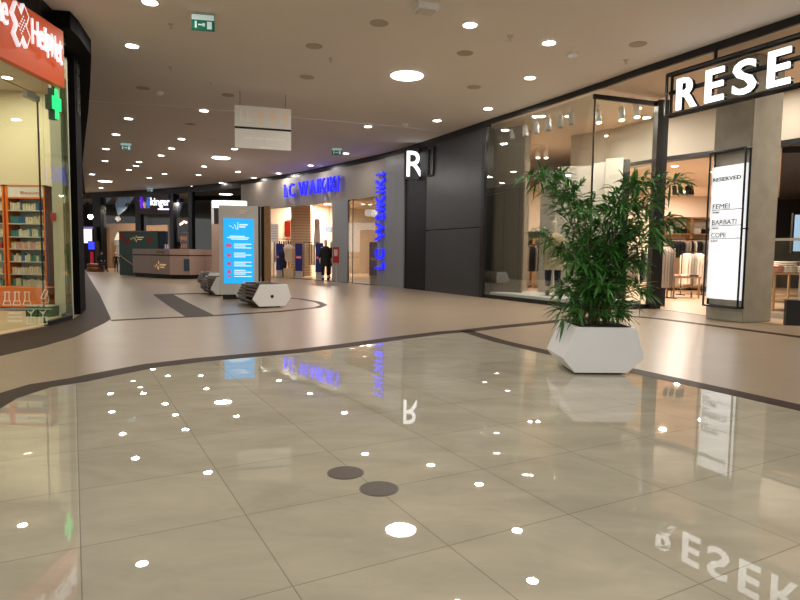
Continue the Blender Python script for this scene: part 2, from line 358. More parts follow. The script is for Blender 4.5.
# navy security gates
gate_proto = thing('security_gate', 'navy anti-theft gate, leftmost in the doorway of the blue-lettered store', 'security gate', group='navy security gates')
obj('panel', B(-.17, .17, -.04, .04, .35, 1.62), navy, gate_proto)
obj('base', B(-.15, .15, -.03, .03, .02, .35), mat('gate_base', (180, 175, 170), .3), gate_proto)
obj('foot', B(-.2, .2, -.1, .1, .012, .04), offwhite, gate_proto)
obj('red_label', B(-.13, .13, -.045, -.0405, .92, 1.04), mat('label_red', (200, 90, 90), .5), gate_proto)
obj('label_text', box(bmesh.new(), -.1, .1, -.048, -.0455, .97, 1.0), white, gate_proto)
gl_ = ['leftmost in the doorway of the blue-lettered store', 'second from the left, beside the cream torso display', 'right, before the dark mannequins', 'behind glass by the vertical letters']
for i, (px, y) in enumerate([(279.7,276),(299,277.5),(319.3,279),(373.5,281)]):
    o = gate_proto if i == 0 else copy_tree(gate_proto)
    p = W(px); dd = W(px+3)-W(px-3); dn = Vector((-dd.y, dd.x)).normalized(); p = p + dn*.75; s = px - onz(px, 280, 0).x*0
    # slide back onto the sight line
    r = ray(px, y); k = p.y/r.y; o.location = (r.x*k, p.y, 0); o.rotation_euler.z = math.atan2(dd.y, dd.x)*.3
    o['label'] = 'navy anti-theft gate panel with red label, '+gl_[i]

# ---------------------------------------------------------------- figures
def figure(name, joints, edges, regions, loc, rz, scale=1, parent=None, levels=1):
    """one continuous skinned body; regions(co)->material index"""
    bm = bmesh.new(); vs = [bm.verts.new(j[:3]) for j in joints]
    for a, b in edges: bm.edges.new((vs[a], vs[b]))
    me = bpy.data.meshes.new(name); bm.to_mesh(me); bm.free()
    o = bpy.data.objects.new('tmp', me); C.objects.link(o)
    md = o.modifiers.new('s', 'SKIN'); md.use_smooth_shade = True
    for i, j in enumerate(joints):
        sv = me.skin_vertices[0].data[i]; sv.radius = (j[3], j[4] if len(j) > 4 else j[3]); sv.use_root = (i == 0)
    sb = o.modifiers.new('u', 'SUBSURF'); sb.levels = levels; sb.render_levels = levels
    dg = bpy.context.evaluated_depsgraph_get(); dg.update(); m2 = bpy.data.meshes.new_from_object(o.evaluated_get(dg)); bpy.data.objects.remove(o)
    m2.materials.clear()
    for m in regions[0]: m2.materials.append(m)
    for p in m2.polygons: p.material_index = regions[1](p.center); p.use_smooth = True
    b = bpy.data.objects.new(name, m2); C.objects.link(b); b.location = loc; b.rotation_euler.z = rz; b.scale = (scale,)*3
    if parent: b.parent = parent
    return b
def fingers(J, E, wrist, s, curl=.0):
    x, y, z = J[wrist][:3]
    J.append((x+.005*s, y-.01, z-.06, .028, .016)); palm = len(J)-1; E.append((wrist, palm))
    for k, ln in enumerate((.055, .065, .06, .045)):
        J.append((x+.003*s, y-.03+.018*k, z-.1, .009)); E.append((palm, len(J)-1))
        J.append((x-.01*s, y-.032+.018*k, z-.1-ln, .007)); E.append((len(J)-2, len(J)-1))
    J.append((x-.015*s, y-.045, z-.075, .010)); E.append((palm, len(J)-1)); J.append((x-.02*s, y-.055, z-.11, .008)); E.append((len(J)-2, len(J)-1))
def standing():
    J = [(0,0,.95,.15,.11),(0,0,1.15,.13,.095),(0,0,1.35,.165,.1),(0,0,1.47,.07,.07),(0,0,1.53,.05,.05),(0,-.01,1.62,.072,.085),(0,-.005,1.73,.078,.09),(0,0,1.8,.05,.055)]
    E = [(i, i+1) for i in range(7)]
    for s in (-1, 1):
        n = len(J)
        J += [(s*.19,0,1.42,.055),(s*.24,.02,1.15,.042),(s*.25,-.03,.9,.028)]; E += [(2, n), (n, n+1), (n+1, n+2)]; fingers(J, E, n+2, s)
        n = len(J)
        J += [(s*.1,0,.88,.09),(s*.11,-.01,.5,.055),(s*.11,.02,.1,.036),(s*.11,-.03,.04,.036),(s*.12,-.14,.03,.028)]; E += [(0, n), (n, n+1), (n+1, n+2), (n+2, n+3), (n+3, n+4)]
    return J, E
def seated():
    J = [(0,0,.55,.16,.13),(0,.0,.75,.15,.11),(0,-.05,.95,.17,.11),(0,-.09,1.08,.06,.06),(0,-.12,1.14,.05,.05),(0,-.16,1.22,.07,.085),(0,-.16,1.32,.075,.085)]
    E = [(i, i+1) for i in range(6)]
    for s in (-1, 1):
        n = len(J)
        J += [(s*.2,-.05,1.02,.055),(s*.24,-.12,.78,.045),(s*.08,-.38,.72,.03)]; E += [(2, n), (n, n+1), (n+1, n+2)]
        n = len(J)
        J += [(s*.11,-.1,.53,.09),(s*.14,-.5,.52,.065),(s*.14,-.55,.1,.042),(s*.14,-.7,.05,.035)]; E += [(0, n), (n, n+1), (n+1, n+2), (n+2, n+3)]
    return J, E
def garment(prof, seg=16, fold=.06, sx=1, sy=.6, nf=5, seed=0):
    bm = bmesh.new(); rings = []
    for i, (r, z) in enumerate(prof):
        rings.append([bm.verts.new(((r*(1+fold*math.sin(nf*a+seed+i*.3)))*math.cos(a)*sx, (r*(1+fold*math.sin(nf*a+seed)))*math.sin(a)*sy, z)) for a in [2*PI*k/seg for k in range(seg)]])
    for r1, r2 in zip(rings, rings[1:]):
        for k in range(seg): bm.faces.new((r1[k], r1[(k+1) % seg], r2[(k+1) % seg], r2[k]))
    bm.faces.new(rings[-1]); return bm
def sleeve(s, m, t, r=.07):
    obj('sleeve', tube(bmesh.new(), [(s*.17,0,1.42),(s*.235,.02,1.17),(s*.25,-.02,.98)], [r,r*.85,r*.8], 10), m, t, True)

def mannequin(label, loc, rz, scale, top_m, bottom_m, shoe=True, coat=True):
    t = thing('mannequin', label, 'mannequin', loc, rz); J, E = standing()
    figure('body', J, E, ([manq], lambda c: 0), (0, 0, 0), 0, 1, t)
    obj('stand', lathe(bmesh.new(), [(.2, -.0), (.2, .012), (.19, .016)], 20), mat('steel', (160, 160, 160), .3, 1), t)
    if coat: obj('coat', garment([(.25,.62),(.235,.8),(.2,1.1),(.205,1.3),(.19,1.42),(.09,1.5)], 18, .04, 1, .72), top_m, t, True)
    else: obj('shirt', garment([(.2,.88),(.185,1.1),(.205,1.3),(.19,1.42),(.09,1.5)], 18, .03, 1, .72), top_m, t, True)
    for s in (-1, 1):
        sleeve(s, top_m, t)
        obj('trouser_leg', tube(bmesh.new(), [(s*.1,0,.92),(s*.11,-.01,.5),(s*.11,.015,.24)], [.105,.08,.065], 12), bottom_m, t, True)
        if shoe: obj('shoe', tube(bmesh.new(), [(s*.11,.05,.08),(s*.11,-.02,.085),(s*.12,-.17,.045)], [.05,.06,.04], 10), dkcloth, t, True)
    t.scale = (scale,)*3; return t

# things inside the blue-lettered store
def at(px, y, Y): return ony(px, y, Y)
tan_m = mat('tan_cloth', (206, 180, 140), .8); cream_cloth = mat('cream_cloth', (224, 204, 176), .8); grey_cloth = mat('grey_cloth', (150, 140, 130), .8); red_cloth = mat('red_cloth', (190, 60, 50), .7)
p = at(289, 276, 28.0); t = thing('bust_form', 'cream draped bust display between the two left navy gates', 'display bust', (p.x, p.y, .01))
obj('plinth', B(-.22, .22, -.2, .2, 0, .45), tan_m, t)
obj('pole', tube(bmesh.new(), [(0,0,.45),(0,0,.8)], .03), wood, t)
obj('torso', garment([(.14,.75),(.2,.9),(.2,1.1),(.26,1.3),(.28,1.42),(.12,1.52),(.06,1.58)], 16, .05, 1, .7), cream_cloth, t, True)
p = at(283, 276, 28.6); t = thing('bust_form', 'navy draped bust display partly behind the cream one', 'display bust', (p.x, p.y, .01))
obj('pole', tube(bmesh.new(), [(0,0,0),(0,0,.8)], .03), black, t); obj('torso', garment([(.16,.4),(.2,.9),(.2,1.1),(.22,1.2),(.1,1.3)], 16, .05, 1, .7), mat('navy_cloth', (24, 28, 60), .9), t, True)
p = at(325.5, 276, 25.6); mannequin('black dressed mannequin just right of the third navy gate', (p.x, p.y, .012), .2, .98, dkcloth, dkcloth)
p = at(331.5, 276, 27.0); mannequin('black dressed mannequin tight against the grey store column', (p.x, p.y, .012), -.3, .95, dkcloth, dkcloth)
# interior pillar, striped
p = at(301.5, 270, 31.5); pl_ = obj('display_pillar', B(-.5, .5, -.3, .3, .012, 3.9), striped('striped_pillar', (205, 184, 160), (178, 152, 128), 7, 'Z', .6, .3)); pl_.location = (p.x, p.y, 0); props(pl_, 'wide tan striped pillar inside the blue-lettered store', 'pillar')
p = at(317, 270, 30.5); o = obj('hanging_banner', tube(bmesh.new(), [(0,0,1.5),(0,0,2.9)], [.17,.13], 16), white); o.location = (p.x, p.y, 0)
o2 = thing('white_dress_form', 'white long dress hanging behind the third navy gate', 'dress', (p.x, p.y, 0)); o.parent = o2; o.location = (0, 0, 0); o.name = 'dress'
obj('hanger', tube(bmesh.new(), [(0,0,2.9),(0,0,3.9)], .008, 6), black, o2)
def rack(label, loc, rz, L, n, mats, zr=1.5, ln=.9, grp='garments', garlab='garment hanging on the rack', metal=None, two=False):
    t = thing('clothes_rack', label, 'clothes rack', loc, rz); mm = metal or black
    obj('rail', tube(bmesh.new(), [(-L/2,0,zr),(L/2,0,zr)], .015, 8), mm, t)
    for s in (-1, 1):
        obj('upright', tube(bmesh.new(), [(s*L/2,0,0.02),(s*L/2,0,zr)], .015, 8), mm, t); obj('foot', B(s*L/2-.015, s*L/2+.015, -.2, .2, 0, .03), mm, t)
    first = {}
    for i in range(n):
        m = mats[i % len(mats)] if len(mats) < 3 else random.choice(mats); x = -L/2+.08+(L-.16)*i/max(1, n-1)
        if m.name not in first:
            bm = garment([(.19,zr-ln),(.18,zr-ln*.5),(.2,zr-.2),(.17,zr-.08),(.03,zr-.03)], 14, .1, .15, 1.0, 6, i)
            g = obj('hanging_garment', bm, m, None, True); first[m.name] = g
        else: g = first[m.name].copy(); C.objects.link(g)
        c, s = math.cos(rz), math.sin(rz); g.location = (loc[0]+x*c, loc[1]+x*s, loc[2]+random.uniform(-.01, .0)); g.rotation_euler.z = rz+random.uniform(-.03, .03); g.scale = (1, 1, random.uniform(.98, 1.0))
        props(g, m.name.replace('_', ' ')+' '+garlab, 'garment', grp+' '+m.name.replace('_', ' '))
    return t
p = at(285, 268, 32); rack('black rail of dark clothes at the left inside the blue-lettered store', (p.x, p.y, .012), .3, 1.2, 10, [dkcloth, grey_cloth], 1.9, 1.2, 'left store rack', 'garment on the left rail of the blue-lettered store')
p = at(313, 268, 29.5); rack('black rail of dark clothes behind the third navy gate', (p.x, p.y, .012), .3, .9, 8, [dkcloth, grey_cloth, cream_cloth], 1.7, 1.1, 'middle store rack', 'garment on the rail behind the third navy gate')
# wall shelf with red poster and notice
p = at(287.5, 270, 33); t = thing('wall_shelf', 'white wall shelf with a red poster inside the store', 'shelf', (p.x, p.y, 0))
obj('side', B(-.5, -.46, -.2, .2, .012, 3), white, t); obj('side', B(.46, .5, -.2, .2, .012, 3), white, t)
for z in (1.9, 2.4, 2.96): obj('shelf', B(-.46, .46, -.2, .2, z, z+.04), white, t)
p = at(287.5, 228, 32.7); o = obj('poster', B(-.15, .15, -.01, .01, 2.05, 2.9), red_m); o.location = (p.x, p.y, 0); props(o, 'red vertical poster on the shelf inside the blue-lettered store', 'poster')
p = at(273.5, 233, 27.0); t = thing('notice_board', 'white notice board with faint text left of the store doorway', 'notice board', (p.x, p.y, 0), -.1)
z0, z1 = at(273, 242, 27.2).z, at(273, 224, 27.2).z
obj('board', B(-.22, .22, -.015, .015, z0, z1), mat('paper_white', (222, 210, 205), .6), t)
obj('post', B(-.03, .03, .016, .03, .01, z1-.1), offwhite, t)
bm = bmesh.new()
for k in range(6): box(bm, -.15+.03*(k % 2), .14, -.019, -.0155, z1-.12-.11*k, z1-.1-.11*k)
obj('print', bm, mat('print_grey', (150, 140, 138), .7), t)
p = at(336, 255, 22.6); t = thing('price_sign', 'narrow red and white sign standing against the grey store column', 'sign', (p.x, p.y, 0), -.6)
obj('board', B(-.14, .14, -.02, .02, wz(336, 263, 22.6), wz(336, 247, 22.6)), red_m, t)
obj('white_inset', B(-.08, .09, -.025, -.0205, wz(336, 256, 22.6), wz(336, 249.5, 22.6)), mat('inset_pink', (222, 190, 185), .6), t)
obj('post', B(-.015, .015, .021, .04, .01, 1.2), offwhite, t); obj('foot', B(-.12, .12, -.1, .12, .002, .015), offwhite, t)
p = at(329, 228, 29); t = thing('hanging_screen', 'small bright screen hanging in the store above the dark mannequins', 'screen', (p.x, p.y, 0))
obj('casing', B(-.14, .14, -.0, .05, 2.2, 2.45), black, t); obj('display', B(-.12, .12, -.01, -.0005, 2.22, 2.43), mat('screen_glow', (190, 210, 235), .4, em=1.2), t); obj('rod', tube(bmesh.new(), [(0,.02,2.45),(0,.02,3.9)], .012, 6), black, t)
def shoplight(p, z, e, size=.12, col=(1, .8, .6), label='', group=None, vis=True):
    t = thing('shop_light', label, 'ceiling light', (p.x, p.y, 0), 0, group)
    obj('ring', lathe(bmesh.new(), [(size, z-.001), (size, z-.015), (size*.8, z-.02)], 14), white, t)
    obj('diffuser', lathe(bmesh.new(), [(size*.75, z-.021), (size*.75, z-.026)], 14), mat('warm_lamp', (255, 225, 190), .5, em=14), t)
    if e:
        L = area(e/3, size*1.4, (col[0], col[1]**.6, col[2]**.6))
        lo_ = bpy.data.objects.new('bulb', L); C.objects.link(lo_); lo_.parent = t; lo_.location = (0, 0, z-.03)
for i, (px, y) in enumerate([(288,208),(289,212),(318,209),(325,209.5),(324,214),(329,217),(322,217),(363,205),(370,214),(305,216)]):
    p = onz(px, y, 3.9)
    p = p*(33.0/p.y) if p.y > 33 else p
    shoplight(p, 3.9, 190, label='small warm downlight in the ceiling of the blue-lettered store', group='blue-lettered store downlights')

# ---------------------------------------------------------------- black wall and R sign
panel(406, 427, 0, H-.2, darker_panel, n=3); panel(427.3, 484, 0, 1.93, dark_panel, n=6); panel(427.3, 484, 1.95, H-.2, dark_panel, n=6)
panel(484, 487, 0, H-.2, black, n=1, th=.3, off=-.04)
d = W(415).y - .25; p = ony(415, 164, d)
t = thing('blade_sign', 'projecting black sign with a large lit white letter R', 'sign', (p.x, p.y, p.z))
a0, a1 = ony(404.5, 178, d), ony(426.5, 149, d)
obj('box', B(a0.x-p.x-.02, a1.x-p.x+.02, 0, .16, a0.z-p.z-.03, a1.z-p.z+.05), black, t)
e0, e1 = ony(406.5, 176.5, d), ony(424, 151.5, d)
put('letter', fitted('R', e0.x, e1.x, e0.z, e1.z, .04, .002), letter_lit, t, facing(Vector((0, d-.05, 0)), (1, 0)))
t = thing('wall_frame', 'thin black rectangular frame on the dark wall beside the letter R', 'frame', (0, 0, 0))
pts = offset(curve(429, 434.5, 1), -.03); za, zb2 = wz(431, 176, W(431).y), wz(431, 148.5, W(431).y)
for q2 in (pts[0], pts[1]): obj('bar', tube(bmesh.new(), [(q2.x, q2.y, za), (q2.x, q2.y, zb2)], .025, 6), black, t)
for zq in (za, zb2): obj('bar', tube(bmesh.new(), [(pts[0].x, pts[0].y, zq), (pts[1].x, pts[1].y, zq)], .025, 6), black, t)

# ---------------------------------------------------------------- fashion store on the right
K1 = W(595); POST = Vector((5.75, 13.6))
win = curve(487, 595, 8)
st = thing('shop_window', 'tall shop window with black frame behind the bamboo plant', 'shop window')
obj('sill', strip(win + [POST], 0, .1, .12), black, st); 
obj('pane', strip(win[:5], .1, H-.2, .012), glass_m, st); obj('pane', strip(win[4:], .1, H-.2, .012), glass_m, st); obj('pane', strip([K1, POST], .1, 4.5, .012), glass_m, st)
obj('mullion', strip(curve(594.6, 595.4, 1), .1, H-.2, .03), black, st)
obj('top_rail', strip([K1, POST], 4.5, 4.6, .06), black, st)
obj('post', prism(bmesh.new(), [POST+Vector(v) for v in ((-.12,-.12),(.12,-.12),(.12,.12),(-.12,.12))], 0, 4.62), black, st)
# interior shell
inn = offset(curve(487, 800, 20), 11.0)
fl_edge = curve(487, 595, 8) + [POST, Vector((6.1, 12.2)), Vector((6.7, 10.4)), Vector((7.4, 8)), Vector((8, 3))]
struct('floor', prism(bmesh.new(), fl_edge + [Vector((20, 3)), Vector((24, 30)), Vector((7, 25)), Vector((4.5, 22.6)), W(487)+Vector((.45, .6))], 0, .008), warm_floor)
struct('ceiling', prism(bmesh.new(), offset(curve(487, 800, 14), .15) + [Vector((7.3, 7)), Vector((8, 3)), Vector((20, 3)), Vector((24, 34)), Vector((7, 25)), Vector((4.5, 22.6)), W(487)+Vector((.45, .6))], H-.08, H-.02), warm_ceil)
# brown-grey panel inside the window
a = W(488)+Vector((.25, .5)); 
wp = ony(490, 200, 16.9); wq = ony(524, 200, 16.3)
gp = striped('window_backdrop', (112, 100, 88), (70, 62, 54), 2.2, 'X', .5, .03)
o = obj('ribbed_screen', B(0, (wq.xy-wp.xy).length, -.05, .05, .1, ony(505, 126, 16.4).z), gp); o.location = (wp.x, wp.y, 0); o.rotation_euler.z = math.atan2(wq.y-wp.y, wq.x-wp.x)
props(o, 'tall brown-grey ribbed panel at the left end of the shop window', 'display panel')
# white platform
plat = offset(curve(489, 595, 7), .16); back_ = offset(curve(489, 595, 7), 1.6)
props(obj('display_platform', prism(bmesh.new(), plat + [POST+Vector((-.2, .2)), POST+Vector((.2, 1.5))] + back_[::-1], .1-.09, .16), white), 'low white platform along the shop window', 'platform')
# light backdrop panels behind mannequin
bd = mat('backdrop_light', (196, 188, 176), .7)
for i, (a_, b_, Yd, lab) in enumerate([(541,556,17.2,'pale display backdrop panel left of the mannequin'),(557,590,16.6,'pale display backdrop panel behind the bamboo, left'),(591,604,15.8,'narrow pale backdrop panel behind the bamboo'),(605,622,15.3,'pale backdrop panel with dark edge behind the bamboo')]):
    A_, B_ = ony(a_, 200, Yd), ony(b_, 200, Yd-.25); zt2 = ony(b_, 172 - (b_-571)*.25 if b_ > 571 else 172, Yd).z
    o = obj('backdrop_panel', B(0, (B_.xy-A_.xy).length, -.04, .04, .008, min(zt2, 4.3)), bd); o.location = (A_.x, A_.y, 0); o.rotation_euler.z = math.atan2(B_.y-A_.y, B_.x-A_.x)
    props(o, lab, 'panel')
A_ = ony(624.5, 200, 15.1); o = obj('panel_edge', B(-.07, .07, -.1, .1, .008, ony(624, 160, 15.1).z), matte_black); o.location = (A_.x, A_.y, 0); props(o, 'dark upright at the right end of the pale backdrop', 'upright')
p = ony(552, 296, 15.2); 
mannequin('white mannequin in beige coat and dark trousers standing in the shop window', (p.x, 15.2, .16), -.2, (ony(552, 219, 15.2).z-.16)/1.83, mat('coat_beige', (204, 184, 148), .8), mat('navy_trousers', (32, 38, 56), .8))
# bulkhead
bh = [ony(570, 172, 18.0).xy, Vector((5.8, 17)), Vector((6.65, 15.2)), Vector((7.5, 14.07)), Vector((8.6, 12.2)), Vector((9.6, 10))]
struct('wall_bulkhead', strip(bh, 3.65, H-.08, .25), greige)
struct('trim_11', strip(offset(bh, -.03), 3.58, 3.68, .3), black)
struct('ceiling', prism(bmesh.new(), offset(bh, .26) + [Vector((20, 9)), Vector((24, 33)), Vector((4, 33))], 3.66, 3.74), warm_ceil)
struct('wall_back', strip([Vector((3.65, 17.3)), Vector((4.6, 22.6)), Vector((7.5, 24.5))], .008, H-.08, .15), cream)
struct('wall_back', strip([Vector((7.5, 24.5)), Vector((14, 24.5))], .008, 3.66, .2), cream)
struct('wall_back', strip([Vector((14, 24.5)), Vector((24, 24))], .008, 3.66, .2), matte_black)
struct('wall_back', strip([Vector((24, 24)), Vector((20, 3)), Vector((8, 3))], .008, H-.08, .2), matte_black)
# dark slab ceiling deep right
struct('ceiling', prism(bmesh.new(), [ony(779, 200, 13.5).xy, Vector((20, 10)), Vector((24, 23.5)), ony(779, 200, 23.5).xy], 3.5, 3.64), matte_black)

# concrete pillar
pa, pb = onz(705, 318.5).xy, onz(742, 323).xy; d = (pb-pa).normalized(); nn = Vector((-d.y, d.x)); 
if nn.x < 0: nn = -nn
pc = pb + nn*.74; pd = pa + nn*.74
bm = prism(bmesh.new(), [pa, pb, pc, pd], .001, H-.08)
bmesh.ops.bevel(bm, geom=list(bm.edges), offset=.015, segments=2, affect='EDGES')
props(obj('concrete_pillar', bm, concrete), 'square raw concrete pillar at the entrance of the right-hand store', 'pillar')
# light box with rod frame on the pillar face
out = -nn
def face(px, y, off_):                      # point on the pillar's front face pushed outwards
    o_ = pa + out*off_; r = ray(px, y)
    # solve intersection with vertical plane through o_ along d
    n2 = Vector((-d.y, d.x)); k = (n2.dot(o_))/(n2.x*r.x+n2.y*r.y); return Vector((r.x*k, r.y*k, HC+r.z*k))
t = thing('store_directory', 'white lit store directory in a black rod frame on the concrete pillar', 'sign', (pa.x, pa.y, 0))
L0, L1 = face(709.5, 230, .1), face(743.5, 230, .1); zt2, zb2 = face(712, 168, .1).z, face(708, 298, .1).z
fr = facing(Vector((L0.x, L0.y, 0)), d); Lw = (L1.xy-L0.xy).length
wb = mat('lightbox_white', (236, 240, 244), .5, em=.75)
put('light_box', obj('x', B(0, Lw, zb2, zt2, -.06, 0), wb).data, wb, t, fr); bpy.data.objects.remove(bpy.data.objects['x'])
ink = mat('ink_black', (20, 20, 20), .6)
hh = zt2-zb2
me = fitted('RESERVED', .02, Lw*.86, zt2-.17*hh/1.9-.05, zt2-.17*hh/1.9+.02, .002, .02); put('lettering', me, ink, t, fr @ Matrix.Translation((0, 0, .004)))
for k, (a_, b_, wd) in enumerate((('FEMEI', 'WOMEN', .5), ('BARBATI', 'MEN', .72), ('COPII', 'KIDS', .42))):
    zl = face(710, (211, 226.5, 239)[k], .1).z + .025
    put('lettering', fitted(a_, .05, .05+Lw*wd, zl, zl+.09, .002, .0), ink, t, fr @ Matrix.Translation((0, 0, .004)))
    put('lettering', fitted(b_, .05, .05+.2*Lw, zl-.085, zl-.045, .002, .0), ink, t, fr @ Matrix.Translation((0, 0, .004)))
    me = B(.03, Lw-.03, zl-.025, zl-.015, 0, .003); put('rule_line', obj('y', me, ink).data, ink, t, fr); bpy.data.objects.remove(bpy.data.objects['y'])
def rodframe(t, x0, x1, z0, z1, zo, r, fr):
    for (a_, b_) in (((x0, z0), (x1, z0)), ((x1, z0), (x1, z1)), ((x1, z1), (x0, z1)), ((x0, z1), (x0, z0))):
        o = put('frame_rod', obj('z', tube(bmesh.new(), [(a_[0], a_[1], zo), (b_[0], b_[1], zo)], r, 6), black).data, black, t, fr); bpy.data.objects.remove(bpy.data.objects['z'])
g0, g1 = -.0, Lw+.02; zf0, zf1 = face(708, 305, .1).z, face(712, 154, .1).z
rodframe(t, g0, g1, zf0, zf1, -.05, .02, fr); rodframe(t, g0, g1, zf0, zf1, .07, .02, fr)
for x in (g0, g1):
    for z in (zf0, zf1, (zf0+zf1)/2):
        put('frame_rod', obj('z', tube(bmesh.new(), [(x, z, -.09), (x, z, .09)], .013, 6), black).data, black, t, fr); bpy.data.objects.remove(bpy.data.objects['z'])

# RESERVED sign
s0, s1 = W(668), W(800); ds = (s1-s0).normalized(); fr = facing(Vector((s0.x, s0.y, 0)), ds)
def along(px):                              # distance along the sign line of a picture column
    r = ray(px, 70); n2 = Vector((-ds.y, ds.x)); k = n2.dot(s0)/(n2.x*r.x+n2.y*r.y); return (Vector((r.x*k, r.y*k))-s0).dot(ds)
t = thing('store_sign', 'large lit white RESERVED letters in a black rod frame', 'sign', (s0.x, s0.y, 4.0))
zA, zB = wz(668, 116, s0.y), wz(668, 75, s0.y)
def rod(a_, b_, r=.03):
    put('frame_rod', obj('z', tube(bmesh.new(), [a_, b_], r, 6), black).data, black, t, fr); bpy.data.objects.remove(bpy.data.objects['z'])
LS = 5.6
for zo in (0, -.14):
    rod((0, zA, zo), (LS, zA, zo)); rod((0, zB, zo), (LS, zB, zo))
    for x in (0, LS): rod((x, zA, zo), (x, zB, zo))
for x in (0, LS):
    for z in (zA, zB): rod((x, z, 0), (x, z, -.14))
rod((0, (zA+zB)/2+.05, -.1), (LS, (zA+zB)/2+.05, -.1), .045)
for px in (715,): x = along(px); rod((x, zB, 0), (x, H-.1, 0))
rod((along(715)+2.6, zB, 0), (along(715)+2.6, H-.1, 0))
LT = [('R', 679.5, 699.5), ('E', 708, 726), ('S', 735, 758), ('E', 769.5, 792)]
pos = [(c, along(a), along(b)) for c, a, b in LT]
step = pos[3][1]-pos[1][1]; x = pos[3][2]
wE = pos[3][2]-pos[3][1]; gp2 = (pos[3][1]-pos[2][2])
for ch, ww in zip('RVED', (1.1, 1.25, 1, 1.12)): pos.append((ch, x+gp2, x+gp2+wE*ww)); x += gp2+wE*ww
zl0 = zA+.04; zl1 = zl0+(zB-zA)*.74
for c, a_, b_ in pos:
    put('letter', fitted(c, a_, b_, zl0, zl1, .02, .014), letter_lit, t, fr @ Matrix.Translation((0, 0, .04)))
    put('letter_side', fitted(c, a_, b_, zl0, zl1, .035, .014), black, t, fr @ Matrix.Translation((0, 0, -.025)))

# track spots in the window and the shop
def spot(p, z, lab, grp, m=white, e=0):
    t = thing('track_spotlight', lab, 'spotlight', (p[0], p[1], 0), 0, grp)
    obj('stem', tube(bmesh.new(), [(0,0,z),(0,0,z-.18)], .012, 6), m, t)
    obj('head', tube(bmesh.new(), [(0,.04,z-.14),(0,-.04,z-.42)], [.07,.075], 12), m, t, True)
    obj('lens', tube(bmesh.new(), [(0,-.041,z-.421),(0,-.043,z-.43)], .06, 12), mat('warm_lamp', (255, 225, 190), .5, em=14) if e else lc_grey, t)
    if e > 0:
        L = area(e/3, .1, (1, .88, .76))
        q = bpy.data.objects.new('bulb', L); C.objects.link(q); q.parent = t; q.location = (0, -.043, z-.435)
for i, (px, y) in enumerate([(513,113),(526,109),(537,105),(549,99),(561,95),(572,91)]):
    p = W(px)+Vector((.5, 1.0)); Y = p.y; q = ony(px, y, Y); spot((q.x, Y), H-.08, 'white cylinder spotlight in the row above the shop window', 'window track spotlights')
for i, (px, y) in enumerate([(598,132),(621,127),(636,124)]):
    q = ony(px, y, 14.4-.3*i); spot((q.x, q.y), H-.08, ['white spotlight left of three on the shop ceiling','white spotlight middle of three on the shop ceiling','white spotlight right of three on the shop ceiling'][i], None, white, 60)
for i, (px, y) in enumerate([(528,140),(538,142),(546,146)]):
    q = ony(px, y, 19.5); spot((q.x, q.y), H-.08, 'small lit spotlight deep inside behind the ribbed panel', 'deep spotlights', white, 130)
for px in (632, 637, 675, 681, 688, 692):
    q = ony(px, 180, 20); spot((q.x, 20), 3.66, 'black spotlight hanging from the low shop ceiling', 'black shop spotlights', black)
for i, (x, y) in enumerate([(7.4,16.5),(9,17.5),(8.4,22.4),(10.6,22.6),(6.4,20),(11.5,16),(13,14),(14,18),(10,14)]):
    shoplight(Vector((x, y)), 3.66, 440, .12, (1, .84, .68), 'warm downlight in the low ceiling of the right-hand store', 'low shop ceiling downlights')
for i, (x, y) in enumerate([(5.6,14.6),(7.3,12.4),(8.3,9.5),(8.6,7),(4.2,15.5),(8.6,10.4)]):
    shoplight(Vector((x, y)), H-.08, 150, .12, (1, .86, .7), 'warm downlight in the high ceiling strip of the right-hand store', 'high shop strip downlights')

# shelving, racks, tables
def shelving(label, px0, px1, Y, zs, wood_, rows=True):
    A_, B_ = ony(px0, 250, Y), ony(px1, 250, Y); L = B_.x-A_.x
    t = thing('shelving_unit', label, 'shelving', (A_.x, Y, .008)); n = 2
    for k in range(n+1): obj('upright', B(L*k/n-.04, L*k/n+.04, -.2, .2, 0, zs[-1]), wood_, t)
    for z in zs: obj('shelf', B(0-.04, L+.04, -.2, .2, z, z+.05), wood_, t)
    obj('back', B(0, L, .18, .2, 0, zs[-1]), cream, t)
    return t, A_.x, L
t, X0, L = shelving('tall oak shelving with bags behind the black post', 661, 716, 21.5, [.1, 1.98, 2.55], wood)
bagm = mat('black_leather', (22, 20, 20), .4); 
for k, (f, s) in enumerate([(.12,.8),(.25,1.1),(.36,.8),(.6,.9),(.75,.8),(.88,1.1)]):
    m = [offwhite, bagm, bagm, offwhite, bagm, bagm][k]
    b_ = thing('handbag', ('white' if m is offwhite else 'black')+' handbag on the top of the oak shelving', 'bag', (X0+L*f, 21.4, 2.0385), 0, 'handbags '+('white' if m is offwhite else 'black'))
    obj('bag_body', prism(bmesh.new(), [(-.14*s,-.06),(.14*s,-.06),(.12*s,.06),(-.12*s,.06)], 0, .2*s), m, b_)
    obj('handle', tube(bmesh.new(), [(-.08,0,.2*s),(-.06,0,.3*s),(.06,0,.3*s),(.08,0,.2*s)], .01, 6), m, b_)
lg = [mat('ivory_cloth', (222, 206, 186), .8), mat('stone_grey_cloth', (160, 148, 134), .8), dkcloth, mat('taupe_cloth', (128, 114, 102), .8)]
p = ony(690, 250, 20.8); rack('black rail of pale clothes under the oak shelving', (p.x, 20.8, .008), 0, 1.9, 18, [lg[2], lg[1], lg[0], lg[2], lg[3]], 1.8, .62, 'oak shelving rack', 'garment on the rail below the oak shelving')
p = ony(663, 250, 17.0); rack('black rail of grey trousers just right of the black post', (p.x, 17.0, .008), .3, .7, 7, [lg[1], lg[3], lg[1]], 1.5, 1.15, 'post rack', 'garment on the rail right of the black post')
